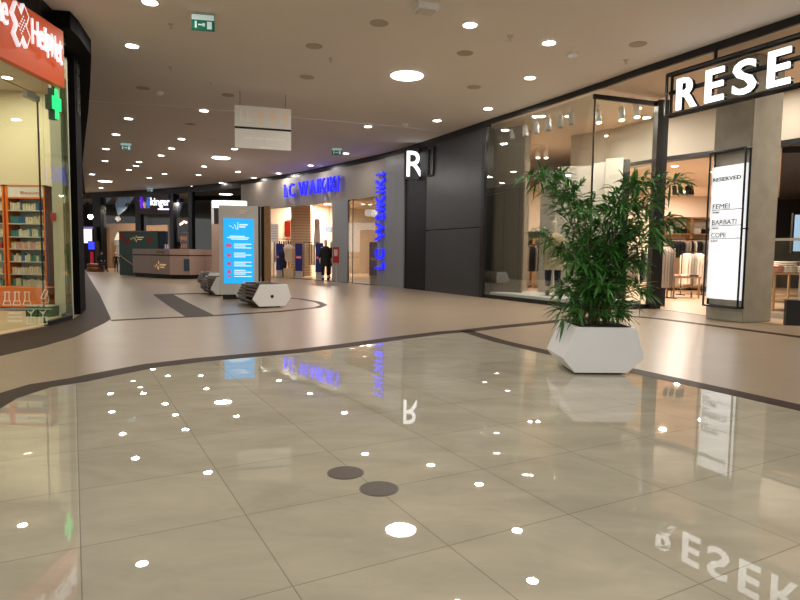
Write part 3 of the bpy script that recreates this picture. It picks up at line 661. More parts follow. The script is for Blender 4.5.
p = ony(693, 250, 18.8); rack('black rail of ivory clothes beside the concrete pillar', (p.x, 18.8, .008), .2, .75, 7, [lg[0], lg[1], lg[0]], 1.35, 1.0, 'pillar rack', 'garment on the rail beside the concrete pillar')
p = ony(643, 250, 17.6); rack('black rail of clothes seen through the bamboo', (p.x, 17.6, .008), .3, 1.1, 9, [lg[1], lg[2], lg[0]], 1.45, 1.0, 'bamboo rack', 'garment on the rail seen through the bamboo')
p = ony(532, 250, 20.5); rack('black rail of dark jackets between ribbed panel and mannequin', (p.x, 20.5, .008), .2, 1.0, 12, [lg[2], lg[1], lg[2]], 1.55, .9, 'jacket rack', 'garment on the rail left of the window mannequin')
t, X1, L1_ = shelving('oak shelf wall between the ribbed panel and the mannequin', 524, 541, 22.0, [.1, 1.5, 1.75], wood)
b_ = thing('handbag', 'black handbag on the oak shelf left of the window mannequin', 'bag', (X1+L1_*.5, 21.9, 1.81)); obj('bag_body', B(-.2, .2, -.08, .08, 0, .25), bagm, b_); obj('handle', tube(bmesh.new(), [(-.08,0,.25),(-.06,0,.35),(.06,0,.35),(.08,0,.25)], .01, 6), bagm, b_)
def table(label, p, rz, L, Wd, h, m, leg=None):
    t = thing('display_table', label, 'table', p, rz)
    obj('tabletop', B(-L/2, L/2, -Wd/2, Wd/2, h-.04, h), m, t); obj('lower_shelf', B(-L/2+.05, L/2-.05, -Wd/2+.03, Wd/2-.03, .2, .23), m, t)
    for a_ in (-1, 1):
        for b_ in (-1, 1): obj('leg', B(a_*(L/2-.04)-.02, a_*(L/2-.04)+.02, b_*(Wd/2-.04)-.02, b_*(Wd/2-.04)+.02, 0, h-.04), leg or m, t)
    return t
def folded(p, z, m, lab, grp, rz=0):
    bm = B(-.15, .15, -.12, .12, 0, .05); bmesh.ops.bevel(bm, geom=list(bm.edges), offset=.018, segments=2, affect='EDGES')
    o = obj('folded_garment', bm, m, None, True); o.location = (p[0], p[1], z); o.rotation_euler.z = rz; props(o, lab, 'folded garment', grp)
pk = [mat('pink_cloth', (214, 150, 130), .8), lg[0], mat('white_cloth', (230, 220, 210), .8), lg[3], dkcloth]
p = ony(683, 285, 17.4); table('low oak table with shoes and folded clothes by the pillar', (p.x, 17.4, .008), 0, .8, .5, .62, wood)
for k in range(3): folded((p.x-.25+.25*k, 17.4), .628, pk[(k*2) % 5], pk[(k*2) % 5].name.replace('_', ' ')+' folded garment on the low oak table', 'folded clothes on the low table '+str(pk[(k*2) % 5].name))
for k in range(4): folded((p.x-.27+.18*k, 17.4), .24, [dkcloth, lg[0], dkcloth, dkcloth][k], [dkcloth, lg[0], dkcloth, dkcloth][k].name.replace('_', ' ')+' folded garment on the lower shelf of the low oak table', 'folded clothes low shelf '+[dkcloth, lg[0], dkcloth, dkcloth][k].name)
for i, (px, Yt, lab) in enumerate([(788, 13.6, 'oak table of pink clothes just right of the concrete pillar'), (800, 15.8, 'oak table of clothes farther back at the right edge')]):
    p = ony(px, 285, Yt); table(lab, (p.x, Yt, .008), .1, 1.3, .8, .85, wood)
    for a_ in range(4):
        for b_ in range(2):
            m = pk[(a_+b_+i) % 4]
            for c_ in range(5 if (a_+b_) % 2 else 3):
                folded((p.x-.45+.3*a_, Yt-.18+.34*b_), .858+.05*c_, m, m.name.replace('_', ' ')+' folded garment on '+('the table right of the pillar' if i == 0 else 'the farther table at the right edge'), 'folded stack %s %s' % ('near' if i == 0 else 'far', m.name.replace('_', ' ')), .1)
p = ony(793, 250, 17.5); t = thing('video_screen', 'bright blue-white screen on the dark wall at the right edge', 'screen', (p.x, 17.5, 0))
obj('casing', B(-.05, 1.3, 0, .08, 1.35, 2.5), black, t); obj('display', B(0, 1.25, -.01, -.0005, 1.4, 2.45), mat('video_glow', (160, 195, 225), .4, em=.8), t)
obj('stand', B(.6, .66, .0, .08, .008, 1.35), black, t)
# black bins at the entrance
for q2, lab in [((657,307),'low black bin standing at the foot of the black post'), ((794.5,325.5),'low black bin at the right edge past the concrete pillar')]:
    p = onz(*q2); hgt = .42 if q2[0] < 700 else .42
    t = thing('waste_bin', lab, 'bin', (p.x+(.17 if q2[0] < 700 else -.05), p.y+(.25 if q2[0] < 700 else -.0), .008), -.4)
    obj('body', prism(bmesh.new(), [(-.11,-.11),(.11,-.11),(.11,.11),(-.11,.11)], 0, hgt), matte_black, t); obj('rim', prism(bmesh.new(), [(-.12,-.12),(.12,-.12),(.12,.12),(-.12,.12)], hgt, hgt+.02), black, t)
p = onz(787, 322); t = thing('security_gate', 'slim clear anti-theft gate behind the black bin at right edge', 'security gate', (p.x+.25, p.y+.6, .008), -1.0)
obj('pane', B(-.3, .3, -.01, .01, .1, 1.5), glass_m, t); obj('frame', box(box(bmesh.new(), -.33, -.3, -.02, .02, 0, 1.55), .3, .33, -.02, .02, 0, 1.55), offwhite, t); obj('base', B(-.3, .3, -.03, .03, 0, .1), offwhite, t)
obj('top_rail', B(-.3, .3, -.02, .02, 1.5, 1.55), offwhite, t)

# ---------------------------------------------------------------- planter with bamboo
pc_ = Vector((1.925, 6.02, 0)); rzp = .02
t = thing('planter', 'white faceted planter box on the shiny floor holding bamboo', 'planter', pc_, rzp)
hexp = [(v[0]*1.13, v[1]*1.13) for v in [(-.21,.02),(.245,.02),(.385,.145),(.31,.41),(-.20,.41),(-.315,.145)]]
bm = bmesh.new(); fa = [bm.verts.new((x, -.29, z)) for x, z in hexp]; ba = [bm.verts.new((x, .31, z)) for x, z in hexp]
bm.faces.new(fa); bm.faces.new(ba[::-1])
for i in range(6): bm.faces.new((fa[i], ba[i], ba[(i+1) % 6], fa[(i+1) % 6]))
bmesh.ops.bevel(bm, geom=list(bm.edges), offset=.004, segments=1, affect='EDGES')
obj('pot', bm, mat('planter_white', (246, 247, 250), .35), t)
obj('foot', B(-.21, .25, -.18, .2, .002, .02), matte_black, t)
obj('soil', B(-.19, .31, -.25, .27, .4635, .47), soil, t)
# bamboo (its own thing, standing in the planter)
bt = thing('bamboo_plant', 'tall leafy green bamboo growing out of the white planter', 'plant', (pc_.x, pc_.y, .471))
DB = 5.95
targets = [(527,176),(540,172),(556,182),(570,192),(540,236),(556,246),(583,232),(590,262),(607,212),(619,206),(633,186),(645,180),(660,183),(680,184),(672,220),(660,240),(650,206),(628,232),(598,240),(612,250),(640,262),(565,290),(642,290),(575,262),(548,322),(640,325),(668,226),(578,205),(602,285),(620,280)]
stems = bmesh.new(); leaves = bmesh.new(); rnd = random.Random(3)
def leaf(bm, p, d, L, wd):
    d = d.normalized(); s = d.cross(Vector((rnd.uniform(-.4,.4), rnd.uniform(-.4,.4), 1))).normalized(); up = s.cross(d)
    pts = [(0, .12), (.25, .9), (.5, 1), (.78, .55)]; l_, c_, r_ = [], [], []
    for u_, w_ in pts:
        base = p + d*L*u_ - Vector((0, 0, 1))*L*.35*u_*u_
        l_.append(bm.verts.new(base - s*wd*w_ + up*wd*.35)); c_.append(bm.verts.new(base)); r_.append(bm.verts.new(base + s*wd*w_ + up*wd*.35))
    tip = bm.verts.new(p + d*L - Vector((0, 0, 1))*L*.36)
    for i in range(3): bm.faces.new((l_[i], c_[i], c_[i+1], l_[i+1])); bm.faces.new((c_[i], r_[i], r_[i+1], c_[i+1]))
    bm.faces.new((l_[3], c_[3], tip)); bm.faces.new((c_[3], r_[3], tip))
def tuft(p, dirv, n=6, L=.18):
    for k in range(n):
        d = dirv.normalized() + Vector((rnd.uniform(-.9,.9), rnd.uniform(-.9,.9), rnd.uniform(-.8,.5)))
        leaf(leaves, p + Vector((rnd.uniform(-.02,.02), rnd.uniform(-.02,.02), rnd.uniform(-.02,.02))), d, L*rnd.uniform(.6,1.15), rnd.uniform(.01,.0155))
for (px, py) in targets:
    dd = DB + rnd.uniform(-.28, .28); e = ony(px, py, dd) - Vector((pc_.x, pc_.y, .471))
    s_ = Vector((rnd.uniform(-.14,.17), rnd.uniform(-.1,.1), 0)); hgt = e.z
    # stems climb nearly straight then arch out
    c1 = Vector((s_.x*.7+e.x*.15, s_.y+e.y*.1, max(hgt, .15)*.62)); c2 = Vector((e.x*.62+s_.x*.2, e.y*.6, max(hgt*1.03, .2)))
    P_ = [((1-u)**3)*s_+3*u*(1-u)**2*c1+3*u*u*(1-u)*c2+u**3*e for u in [i/12 for i in range(13)]]
    tube(stems, P_, [.0065*(1-.75*i/12)+.001 for i in range(13)], 6)
    for i in range(2, 13):
        if P_[i].z < .08: continue
        dens = 3 if i > 6 else 2
        for k in range(dens):
            side = Vector((rnd.uniform(-1,1), rnd.uniform(-1,1), rnd.uniform(-.2,.6))).normalized()
            ln = rnd.uniform(.03, .14) if i < 12 else .03
            q = P_[i] + (P_[i-1]-P_[i])*rnd.random(); tip = q + side*ln
            tube(stems, [q, tip], [.0018, .0012], 4); tuft(tip, side+(P_[i]-P_[i-1]).normalized()*.7, rnd.randint(3, 6))
obj('stems', stems, stem_m, bt, True); obj('foliage', leaves, grn_leaf, bt, True)

# ---------------------------------------------------------------- totem and benches
tA = onz(219.5, 299.5).xy; tB = ony(258.5, 298, tA.y+.24).xy; dt = (tB-tA).normalized(); Lt = (tB-tA).length
t = thing('information_totem', 'grey information totem with a bright blue screen beside the slatted benches', 'totem', (tA.x, tA.y, 0), math.atan2(dt.y, dt.x))
HT = wz(219, 205, tA.y); tot = mat('totem_grey', (196, 192, 184), .35)
obj('body', B(0, Lt, 0, .22, .12, HT), tot, t); obj('foot', B(.08, Lt-.06, .04, .2, .002, .12), matte_black, t)
obj('side_panel', B(Lt, Lt+.05, .01, .21, .12, HT), matte_black, t)
SZ0, SZ1 = wz(220, 283.5, tA.y), wz(220, 218, tA.y); sx0, sx1 = Lt*.115, Lt*.885
obj('screen', B(sx0, sx1, -.012, -.0005, SZ0, SZ1), mat('screen_blue', (20, 165, 235), .3, em=.85), t)
sw = mat('screen_white', (220, 240, 255), .4, em=.8); sp_ = mat('screen_pink', (190, 90, 150), .4, em=.6)
def vlogo(x, z, s, y, m, name='logo'):
    bm = bmesh.new()
    for (a_, b_) in (((-.16,.0),(-.1,-.02)),((-.08,-.04),(-.05,-.07)),((-.03,.04),(0,-.03)),((0,-.04),(.02,-.09)),((.06,.1),(.06,-.1))):
        tube(bm, [(x+a_[0]*s, y, z+a_[1]*s), (x+b_[0]*s, y, z+b_[1]*s)], .006*s+.002, 5)
    for k in range(2): box(bm, x+.1*s, x+(.32-.06*k)*s, y-.002, y, z+(.02-.06*k)*s, z+(.05-.06*k)*s)
    obj(name, bm, m, t)
vlogo(Lt*.42, HT-.15, .85, -.003, mat('logo_cream', (235, 215, 190), .5)); vlogo(Lt*.42, SZ1-.18, .9, -.016, sw)
bm = bmesh.new()
for z, x0, x1 in ((.44,.2,.7),(.475,.12,.85),(.51,.25,.8)): box(bm, sx0+(sx1-sx0)*x0, sx0+(sx1-sx0)*x1, -.016, -.0125, SZ1-z, SZ1-z+.02)
for k, z in enumerate((.63, .85, 1.07, 1.27, 1.42)):
    for j in range(3 if k < 4 else 1): box(bm, sx0+(sx1-sx0)*.34, sx0+(sx1-sx0)*(.92-.2*((j+k) % 2)), -.016, -.0125, SZ1-z-.045*j, SZ1-z-.045*j+.02)
obj('screen_text', bm, sw, t)
for k, z in enumerate((.66, .89, 1.1, 1.3, 1.41)):
    bm = bmesh.new(); cx = sx0+(sx1-sx0)*.17
    vs = [bm.verts.new((cx+.055*math.cos(a_)*(1 if k else 1.4), -.016, SZ1-z+.05*math.sin(a_)*(1 if k < 4 else .6))) for a_ in [2*PI*i/12 for i in range(12)]]; f_ = bm.faces.new(vs)
    r_ = bmesh.ops.extrude_face_region(bm, geom=[f_]); 
    for v in [g for g in r_['geom'] if isinstance(g, bmesh.types.BMVert)]: v.co.y += .003
    obj('icon', bm, sp_, t)
# second totem, seen from its side
p = ony(265, 284, 20.0); t = thing('information_totem', 'tall totem with light wooden side and black screen edge behind bench', 'totem', (p.x, 20.0, 0), .15)
h2 = wz(266, 206, 20)
obj('wood_side', B(-.02, .17, 0, .5, .0+.002, h2), wood, t); obj('black_face', B(-.12, -.021, 0, .5, .002, h2-.02), black_gloss, t)

def bench(label, p, rz, L=1.5):
    t = thing('bench', label, 'bench', p, rz)     # local y runs along the bench, the white end faces -y
    hexa = [(-.27,.03),(.29,.03),(.42,.22),(.33,.49),(-.25,.49),(-.41,.18)]
    for y0, y1 in ((-.03, .03), (L-.03, L+.03)):
        bm = bmesh.new(); a_ = [bm.verts.new((x, y0, z)) for x, z in hexa]; b_ = [bm.verts.new((x, y1, z)) for x, z in hexa]
        bm.faces.new(a_); bm.faces.new(b_[::-1])
        for i in range(6): bm.faces.new((a_[i], b_[i], b_[(i+1) % 6], a_[(i+1) % 6]))
        bmesh.ops.bevel(bm, geom=list(bm.edges), offset=.006, segments=1, affect='EDGES')
        e = obj('end_panel', bm, white, t)
        if y0 < 0: obj('bolt_hole', tube(bmesh.new(), [(-.0,-.034,.24),(0,-.0315,.24)], .035, 14), black, e)
    sl_pts = []
    def seg(a, b, n):
        for i in range(n): u_ = (i+.5)/n; sl_pts.append((a[0]+(b[0]-a[0])*u_, a[1]+(b[1]-a[1])*u_, math.atan2(b[1]-a[1], b[0]-a[0])))
    seg((-.39,.21), (-.26,.46), 4); seg((-.22,.478), (.31,.478), 6); seg((.33,.46), (.40,.25), 4); seg((-.385,.155), (-.28,.05), 2)
    for x, z, an in sl_pts:
        m4 = Matrix.Translation((x, 0, z)) @ Matrix.Rotation(-an, 4, 'Y')
        obj('slat', box(bmesh.new(), -.022, .022, .0305, L-.0305, -.012, .012, m4), wood_dark, t)
    obj('core', B(-.2, .27, .0305, L-.0305, .06, .42), matte_black, t)
    obj('foot', B(-.16, .2, .05, L-.05, .002, .06), matte_black, t)
    return t
e0, e1 = onz(256, 308.5).xy, onz(285, 307).xy; cx = (e0+e1)/2
bench('wooden slatted bench with white end panel, nearest, right of the blue totem', (cx.x+.02, cx.y, 0), .52, 1.3)
p = onz(217, 299); bench('slatted bench half hidden behind the left side of the blue totem', (p.x-.12, p.y+1.2, 0), .52, 1.3)
p = onz(213, 289); bench('slatted bench farthest back beside the reception desk', (p.x-.1, p.y+.8, 0), .52, 1.3)

# floor outlets
for q2, lab in [((345.5,473.2),'round dark floor hatch on the left of the pair'), ((379,489.2),'round dark floor hatch on the right of the pair')]:
    p = onz(*q2); t = thing('floor_hatch', lab, 'floor hatch', (p.x, p.y, .0021))
    obj('ring', lathe(bmesh.new(), [(.096, 0), (.096, .0015)], 32), mat('hatch_ring', (96, 88, 74), .4), t); obj('lid', lathe(bmesh.new(), [(.09, .0016), (.09, .0026)], 32), mat('hatch_brown', (82, 70, 56), .5, noise=.15, nscale=60), t)

# ---------------------------------------------------------------- reception desk and banner wall
dsk = mat('desk_panel', (176, 150, 136), .4)
pp = [onz(x, y).xy for x, y in ((133,276.3),(150,277.6),(170,278.9),(190,279.2),(206,278.6),(216,277.5))]
t = thing('reception_desk', 'curved beige reception desk with dark plinth in the far hall', 'desk')
zt3 = 1.28
obj('plinth', strip(offset(pp, .1), .001, .18, .8), matte_black, t); obj('front_panel', strip(pp, 0.18, .98, .9), dsk, t)
obj('shadow_gap', strip(offset(pp, .04), 0.98, 1.03, .8), matte_black, t); obj('counter', strip(pp, 1.03, zt3, .9), dsk, t)
q0 = pp[2]; dd = pp[3]-pp[1]; m12 = (pp[1]+pp[2])/2; frd = facing(Vector((m12.x, m12.y, 0)), pp[2]-pp[1]) @ Matrix.Translation((-.95, 0, 0)); frB = facing(Vector((pp[2].x, pp[2].y, 0)), pp[3]-pp[2])
lgm = mat('logo_gold', (228, 196, 140), .4, em=.4)
bm = bmesh.new()
for (a_, b_) in (((-.3,.0),(-.24,-.06)),((-.16,.06),(-.12,-.02)),((-.1,-.06),(-.04,-.14)),((.02,.2),(.02,.08)),((.02,0),(.02,-.18))):
    tube(bm, [(a_[0]+.9, .55+a_[1], .03), (b_[0]+.9, .55+b_[1], .03)], .015, 5)
box(bm, 1.03, 1.5, .56, .62, .02, .04); box(bm, 1.03, 1.38, .46, .51, .02, .04)
o = put('logo', obj('z', bm, lgm).data, lgm, t, frd); bpy.data.objects.remove(bpy.data.objects['z'])
o = put('notice', obj('z', B(.75, 1.4, 1.1, 1.18, .015, .03), mat('gold_strip', (150, 120, 60), .5)).data, mat('gold_strip', (150, 120, 60), .5), t, frd); bpy.data.objects.remove(bpy.data.objects['z'])
plm = mat('teal_plate', (58, 78, 92), .5); o = put('sign_plate', obj('z', B(.62, .86, .35, .86, .005, .03), plm).data, plm, t, frB); bpy.data.objects.remove(bpy.data.objects['z'])
for k, x in enumerate((.4, .58)):
    o = put('desk_card', obj('z', B(x+.5, x+.58, zt3, zt3+.2, -.3, -.28), white).data, white, t, frd); bpy.data.objects.remove(bpy.data.objects['z'])
# green banner wall
tg = mat('banner_green', (84, 106, 100), .6); p0_, p1_ = ony(119.5, 260, 29.5), ony(166, 260, 28.6)
t = thing('banner_wall', 'dark green banner wall with red dots behind the reception desk', 'banner', (p0_.x, p0_.y, 0), math.atan2(p1_.y-p0_.y, p1_.x-p0_.x)); Lb = (p1_.xy-p0_.xy).length; HB = wz(120, 231.5, 29.5)
obj('board', B(0, Lb*.83, 0, .15, .002, HB), tg, t); obj('side_board', B(Lb*.85, Lb, 0, .15, .002, HB), mat('banner_blue', (38, 56, 72), .6), t)
obj('top_rail', B(0, Lb, -.02, .17, HB, HB+.03), dsk, t)
bm = bmesh.new()
for x, z in ((.2,.25),(.5,.5),(1.85,.4)):
    tube(bm, [(x, -.012, HB-z), (x, -.002, HB-z)], .13, 12)
obj('red_dots', bm, mat('dot_red', (176, 40, 50), .6), t)
bm = bmesh.new()
for (a_, b_) in (((-.3,.0),(-.24,-.06)),((-.16,.06),(-.12,-.02)),((-.04,.06),(0,-.1)),((.06,.14),(.06,.04)),((.06,-.08),(.06,-.18))): tube(bm, [(a_[0]+1.0, -.008, HB-.33+a_[1]), (b_[0]+1.0, -.008, HB-.33+b_[1])], .012, 5)
box(bm, 1.12, 1.5, -.01, -.001, HB-.3, HB-.26); box(bm, 1.12, 1.4, -.01, -.001, HB-.4, HB-.36); obj('logo', bm, lgm, t)
bm = bmesh.new(); tube(bm, [(-.05,-.02,1.0),(.75,-.02,.55),(1.6,-.02,.1)], .03, 6); obj('light_stripe', bm, dsk, t)

# ---------------------------------------------------------------- far facade
fcol = mat('far_frame', (16, 18, 26), .4)
def far(px0, px1, z0, z1, m, off=0, th=.2, name='wall_far'):
    pts = curve(px0, px1, 3)
    if off: pts = offset(pts, off)
    return struct(name, strip(pts, z0, z1, th), m)
far(80.5, 241, H-.35, H-.2, fcol)
for a_, b_ in ((93.5,101.5),(136,141.5),(171,174.5),(189.5,193)): far(a_, b_, 0, H-.35, fcol, -.1, .4)
far(141.5, 171, wz(155, 213, 34.5), H-.35, mat('dark_brown_fascia', (52, 34, 30), .5), -.15, .3)
for i, (a_, b_) in enumerate(((101.5,136),(141.5,171),(174.5,189.5),(193,241))):
    far(a_, b_, .1, H-.35 if i != 1 else 3.35, glass_dark if i in (3,) else glass('far_glass%d' % i, (.85, .87, .87), .015, .12), 0, .02, 'window_%d' % (i+2))
struct('wall_far', strip([ony(70, 250, 48).xy]+offset(curve(80.5, 241, 6), 8.0), 0, H, .2), mat('far_dark_wall', (26, 25, 26), .8))
# tan wall inside, sky reflections of the far glass put in above as glowing panes
tanw = mat('tan_wall', (176, 132, 92), .7, noise=.05, nscale=1)
o1 = [ony(97, 260, 42).xy, ony(139.5, 260, 40.5).xy]; struct('wall_far', strip(o1, 0, 3.05, .1), tanw)
o1 = [ony(140, 260, 40.5).xy, ony(168, 260, 39).xy]; struct('wall_far', strip(o1, 0, 2.9, .1), tanw)
sky = mat('sky_reflection', (108, 122, 142), .5, em=.35)
def tri(px_list, Y, m, lab):
    bm = bmesh.new(); a_ = [bm.verts.new(ony(x, y, Y)) for x, y in px_list]; b_ = [bm.verts.new(ony(x, y, Y)+Vector((0, .06, 0))) for x, y in px_list]
    bm.faces.new(a_); bm.faces.new(b_[::-1]); n = len(a_)
    for i in range(n): bm.faces.new((a_[i], b_[i], b_[(i+1) % n], a_[(i+1) % n]))
    props(obj('reflection_pane', bm, m), lab, 'skylight')
tri([(119,196),(134,197),(125,210),(118,216),(115,204)], 38.5, sky, 'slanted bluish sky reflection pane behind the far glass, left of the play shop sign')
tri([(103,196),(113,196),(107,203),(102,203)], 40.5, sky, 'small slanted bluish sky reflection pane at the far left glass')
tri([(174.6,198),(184,199),(178,216),(176,218)], 36.0, sky, 'slanted bluish sky reflection pane right of the play shop sign')
# play shop sign
p0_, p1_ = W(139), W(171); Yk = p1_.y-.25; frk = None
t = thing('shop_sign', 'lit white kinger lettering with purple, orange and blue figures', 'sign', (ony(155, 203, Yk).x, Yk, 4))
def kp(x, y): v = ony(x, y, Yk-.15); return v
kw = mat('sign_white', (235, 235, 255), .5, em=1.6)
a_, b_ = kp(149.5, 207.6), kp(168.5, 197.5); put('lettering', fitted('kinger', a_.x, b_.x, a_.z, b_.z, .03, .01), kw, t, facing(Vector((0, Yk, 0)), (1, 0)))
a_, b_ = kp(157, 209.6), kp(168, 208.4); put('subline', obj('z', B(a_.x, b_.x, a_.z, b_.z, 0, .03), kw).data, kw, t, facing(Vector((0, Yk, 0)), (1, 0))); bpy.data.objects.remove(bpy.data.objects['z'])
for px, col, nm in ((140.5,(90,30,190),'purple'),(144,(235,140,40),'orange'),(147.5,(50,90,180),'blue')):
    a_ = kp(px, 208).z; x = kp(px, 203).x; m = mat('sign_'+nm, col, .5, em=.9); bm = bmesh.new()
    hgt = .62 if nm != 'orange' else .35
    tube(bm, [(x,Yk-.03,a_),(x,Yk-.03,a_+hgt*.6),(x,Yk-.03,a_+hgt*.7),(x,Yk-.03,a_+hgt)], [.07,.1,.06,.09], 10)
    for s in (-1, 1): tube(bm, [(x,Yk-.03,a_+hgt*.5),(x+s*.13,Yk-.03,a_+hgt*.75)], .03, 6)
    o = obj('figure', bm, m, None); o.parent = t; o.matrix_parent_inverse = Matrix.Translation(t.location).inverted()
# shop shelves right of sign
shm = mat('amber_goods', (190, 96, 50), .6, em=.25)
p = ony(180, 268, 36.0); t = thing('bottle_shelf', 'shelf of amber goods under warm lamps in the far dark shop', 'shelf', (p.x, 36.0, 0))
for z in (.3, .9, 1.35, 1.8, 2.3): obj('shelf', B(-.5, .5, -.15, .15, z, z+.04), mat('shelf_brown', (90, 60, 40), .6), t)
for s in (-1, 1): obj('upright', B(s*.5-.03, s*.5+.03, -.15, .15, 0, 2.4), matte_black, t)
for k in range(3):
    for j in range(7):
        o = obj('jar', lathe(bmesh.new(), [(.05,0),(.055,.15),(.025,.22),(.025,.28)], 8), shm, None, True); o.location = (p.x-.42+.14*j, 35.95, (.94,1.39,1.84)[k]); props(o, 'amber jar on the lit shelf of the far dark shop', 'jar', 'amber jars on the far shelf')
for k, (px, y) in enumerate([(176.5,224),(180,224.5),(184,222),(186,222.5),(182,223.5)]):
    q2 = ony(px, y, 35.5); t = thing('pendant_lamp', 'small bright pendant lamp over the amber jars', 'lamp', (q2.x, q2.y, 0), 0, 'pendant lamps over the far shelf')
    obj('bulb', lathe(bmesh.new(), [(.03,q2.z-.06),(.08,q2.z),(.05,q2.z+.07)], 10), mat('warm_bulb', (255, 200, 150), .5, em=5), t); obj('cord', tube(bmesh.new(), [(0,0,q2.z+.07),(0,0,H)], .008, 5), black, t)
# far left arcade: light, machine
q2 = ony(90.5, 217, 36.5); t = thing('wall_lamp', 'bright white lamp above the arcade machine at far left', 'lamp', (q2.x, q2.y, 0)); obj('bulb', lathe(bmesh.new(), [(.05,q2.z-.15),(.17,q2.z),(.1,q2.z+.14)], 12), mat('bright_bulb', (255, 225, 200), .5, em=9), t); obj('stem', tube(bmesh.new(), [(0,0,q2.z+.14),(0,0,H)], .012, 5), black, t)
p = ony(86, 270, 37); t = thing('arcade_machine', 'tall arcade machine with glowing picture panel at far left', 'arcade machine', (p.x, 37, 0))
zt4, zm4 = ony(86, 229, 37).z, ony(86, 243, 37).z
obj('cabinet', B(-.5, .55, 0, .8, .002, zt4+.15), matte_black, t); obj('lit_panel', B(-.4, .42, -.02, -.001, zm4, zt4), mat('arcade_glow', (235, 220, 220), .5, em=1.5), t)
obj('header', B(-.45, .5, -.03, -.001, zt4+.0, zt4+.14), mat('arcade_purple', (120, 110, 170), .5, em=.6), t); obj('red_strip', B(.42, .52, -.03, -.001, .5, zm4-.3), red_m, t)
p = ony(91.5, 246, 36.4); t = thing('arcade_screen', 'small blue glowing screen cabinet beside the arcade machine', 'arcade machine', (p.x, 36.4, 0)); obj('cabinet', B(-.22, .22, .001, .5, .002, 1.75), matte_black, t); obj('display', B(-.18, .18, -.02, 0, 1.25, 1.7), mat('blue_glow', (50, 60, 230), .5, em=1.6), t)
p = ony(91.5, 246, 36.4); obj('red_panel', B(-.08, .1, -.02, 0, .4, 1.1), mat('red_glow', (170, 30, 50), .5, em=.5), t)
# ottoman, person, child
p = onz(96, 271.5); t = thing('ottoman', 'round brown leather ottoman in the far hall beside black column', 'ottoman', (p.x, p.y, 0))
lth = mat('brown_leather', (140, 84, 50), .4); obj('cushion', lathe(bmesh.new(), [(.36,.27),(.44,.29),(.46,.36),(.43,.44),(.3,.46)], 24), lth, t, True); obj('base', lathe(bmesh.new(), [(.4,.03),(.45,.06),(.46,.2),(.43,.26)], 24), lth, t, True); obj('foot', lathe(bmesh.new(), [(.34,.002),(.34,.03)], 20), matte_black, t)
t = thing('person', 'person in dark clothes sitting on the edge of the brown ottoman', 'person', (p.x+.38, p.y-.2, -.02), .9)
J, E = seated(); figure('body', J, E, ([dkcloth, skin_m, mat('jeans_dark', (28, 32, 44), .8)], lambda c: 1 if c.z > 1.12 or (c.y < -.32 and .66 < c.z < .8) else (0 if c.z > .6 else 2)), (0, 0, 0), 0, .86, t, 2)
obj('hair', lathe(bmesh.new(), [(.07,1.1),(.085,1.13),(.08,1.19),(.04,1.215)], 14, (0, -.12)), mat('hair_dark', (40, 28, 22), .8), t, True)
p = ony(116.3, 270, 33.5); t = thing('person', 'small child in dark clothes standing by the green banner wall', 'person', (p.x, p.y, .0), .3)
J, E = standing(); figure('body', J, E, ([dkcloth, skin_m], lambda c: 1 if c.z > 1.47 else 0), (0, 0, 0), 0, .6, t, 1)
obj('hair', lathe(bmesh.new(), [(.055,.96),(.065,1.0),(.06,1.07),(.03,1.1)], 12, (0, .005)), mat('hair_blond', (205, 180, 140), .8), t, True)
p = ony(118.5, 262, 34.5); t = thing('lantern_column', 'slim white lantern column beside the green banner wall', 'lantern', (p.x, p.y, 0))
obj('shaft', lathe(bmesh.new(), [(.12,.002),(.12,1.5),(.2,1.5),(.2,1.8)], 14), mat('lantern_white', (220, 210, 200), .5), t); obj('cap', lathe(bmesh.new(), [(.2,1.8),(.02,2.25)], 14), mat('lantern_cap', (235, 225, 200), .5, em=.5), t)
# pale kiosk behind the totem
p = ony(212, 275, 24.5); t = thing('kiosk', 'beige kiosk with lit white header behind the blue totem', 'kiosk', (p.x, 24.5, 0), .1)
obj('wall', B(0, 1.3, 0, .6, .002, wz(212, 224, 24.5)), dsk, t); zk = wz(212, 224, 24.5); zk1 = wz(228, 200.5, 24.5)
obj('frame', B(.0, .1, 0, .3, zk, zk1-.02), offwhite, t); obj('header', B(0.05, 1.38, -.03, .3, zk1-.3, zk1), mat('kiosk_lit', (235, 240, 240), .5, em=.9), t)
obj('black_edge', B(.1, .25, .0, .3, zk, zk1-.3), matte_black, t)

# ---------------------------------------------------------------- left: pharmacy
struct('wall_left', strip([Vector(v) for v in ((-5.12,9.5),(-5.18,9.85),(-5.44,10.75),(-6.35,12.48),(-7.65,14.91),(-9.63,18.53),(-12.9,24.54),(-19.0,36.4))], H-.26, H-.002, .5), mat('facade_black', (12, 12, 13), .75, spec=.1))
lf = [Vector((-5.819, 10.678))] + LEFT[5:]
struct('wall_left', strip(lf, 0, H-.262, .25), mat('facade_black', (12, 12, 13), .75, spec=.1))
struct('wall_left', strip(LEFT[:5], H-.36, H-.002, .25), black_gloss)
t = thing('facade_frames', 'row of small square frames along the black curved fascia above the pharmacy', 'fascia frames')
va = LEFT[5]; vb = LEFT[6]; dv = (vb-va).normalized(); nr = Vector((dv.y, -dv.x)); c0 = va+(vb-va)*.45+nr*.02
for y0 in (31, 49, 66, 82, 96, 108):
    zc = ony(83, y0, c0.y).z; bm = bmesh.new()
    for s_ in (-1, 1): tube(bm, [Vector((c0.x+dv.x*.16*s_, c0.y+dv.y*.16*s_, zc-.1)), Vector((c0.x+dv.x*.16*s_, c0.y+dv.y*.16*s_, zc+.1))], .01, 5)
    for z in (zc-.1, zc+.1): tube(bm, [Vector((c0.x-dv.x*.16, c0.y-dv.y*.16, z)), Vector((c0.x+dv.x*.16, c0.y+dv.y*.16, z))], .01, 5)
    obj('frame', bm, mat('frame_grey', (70, 66, 60), .4), t)
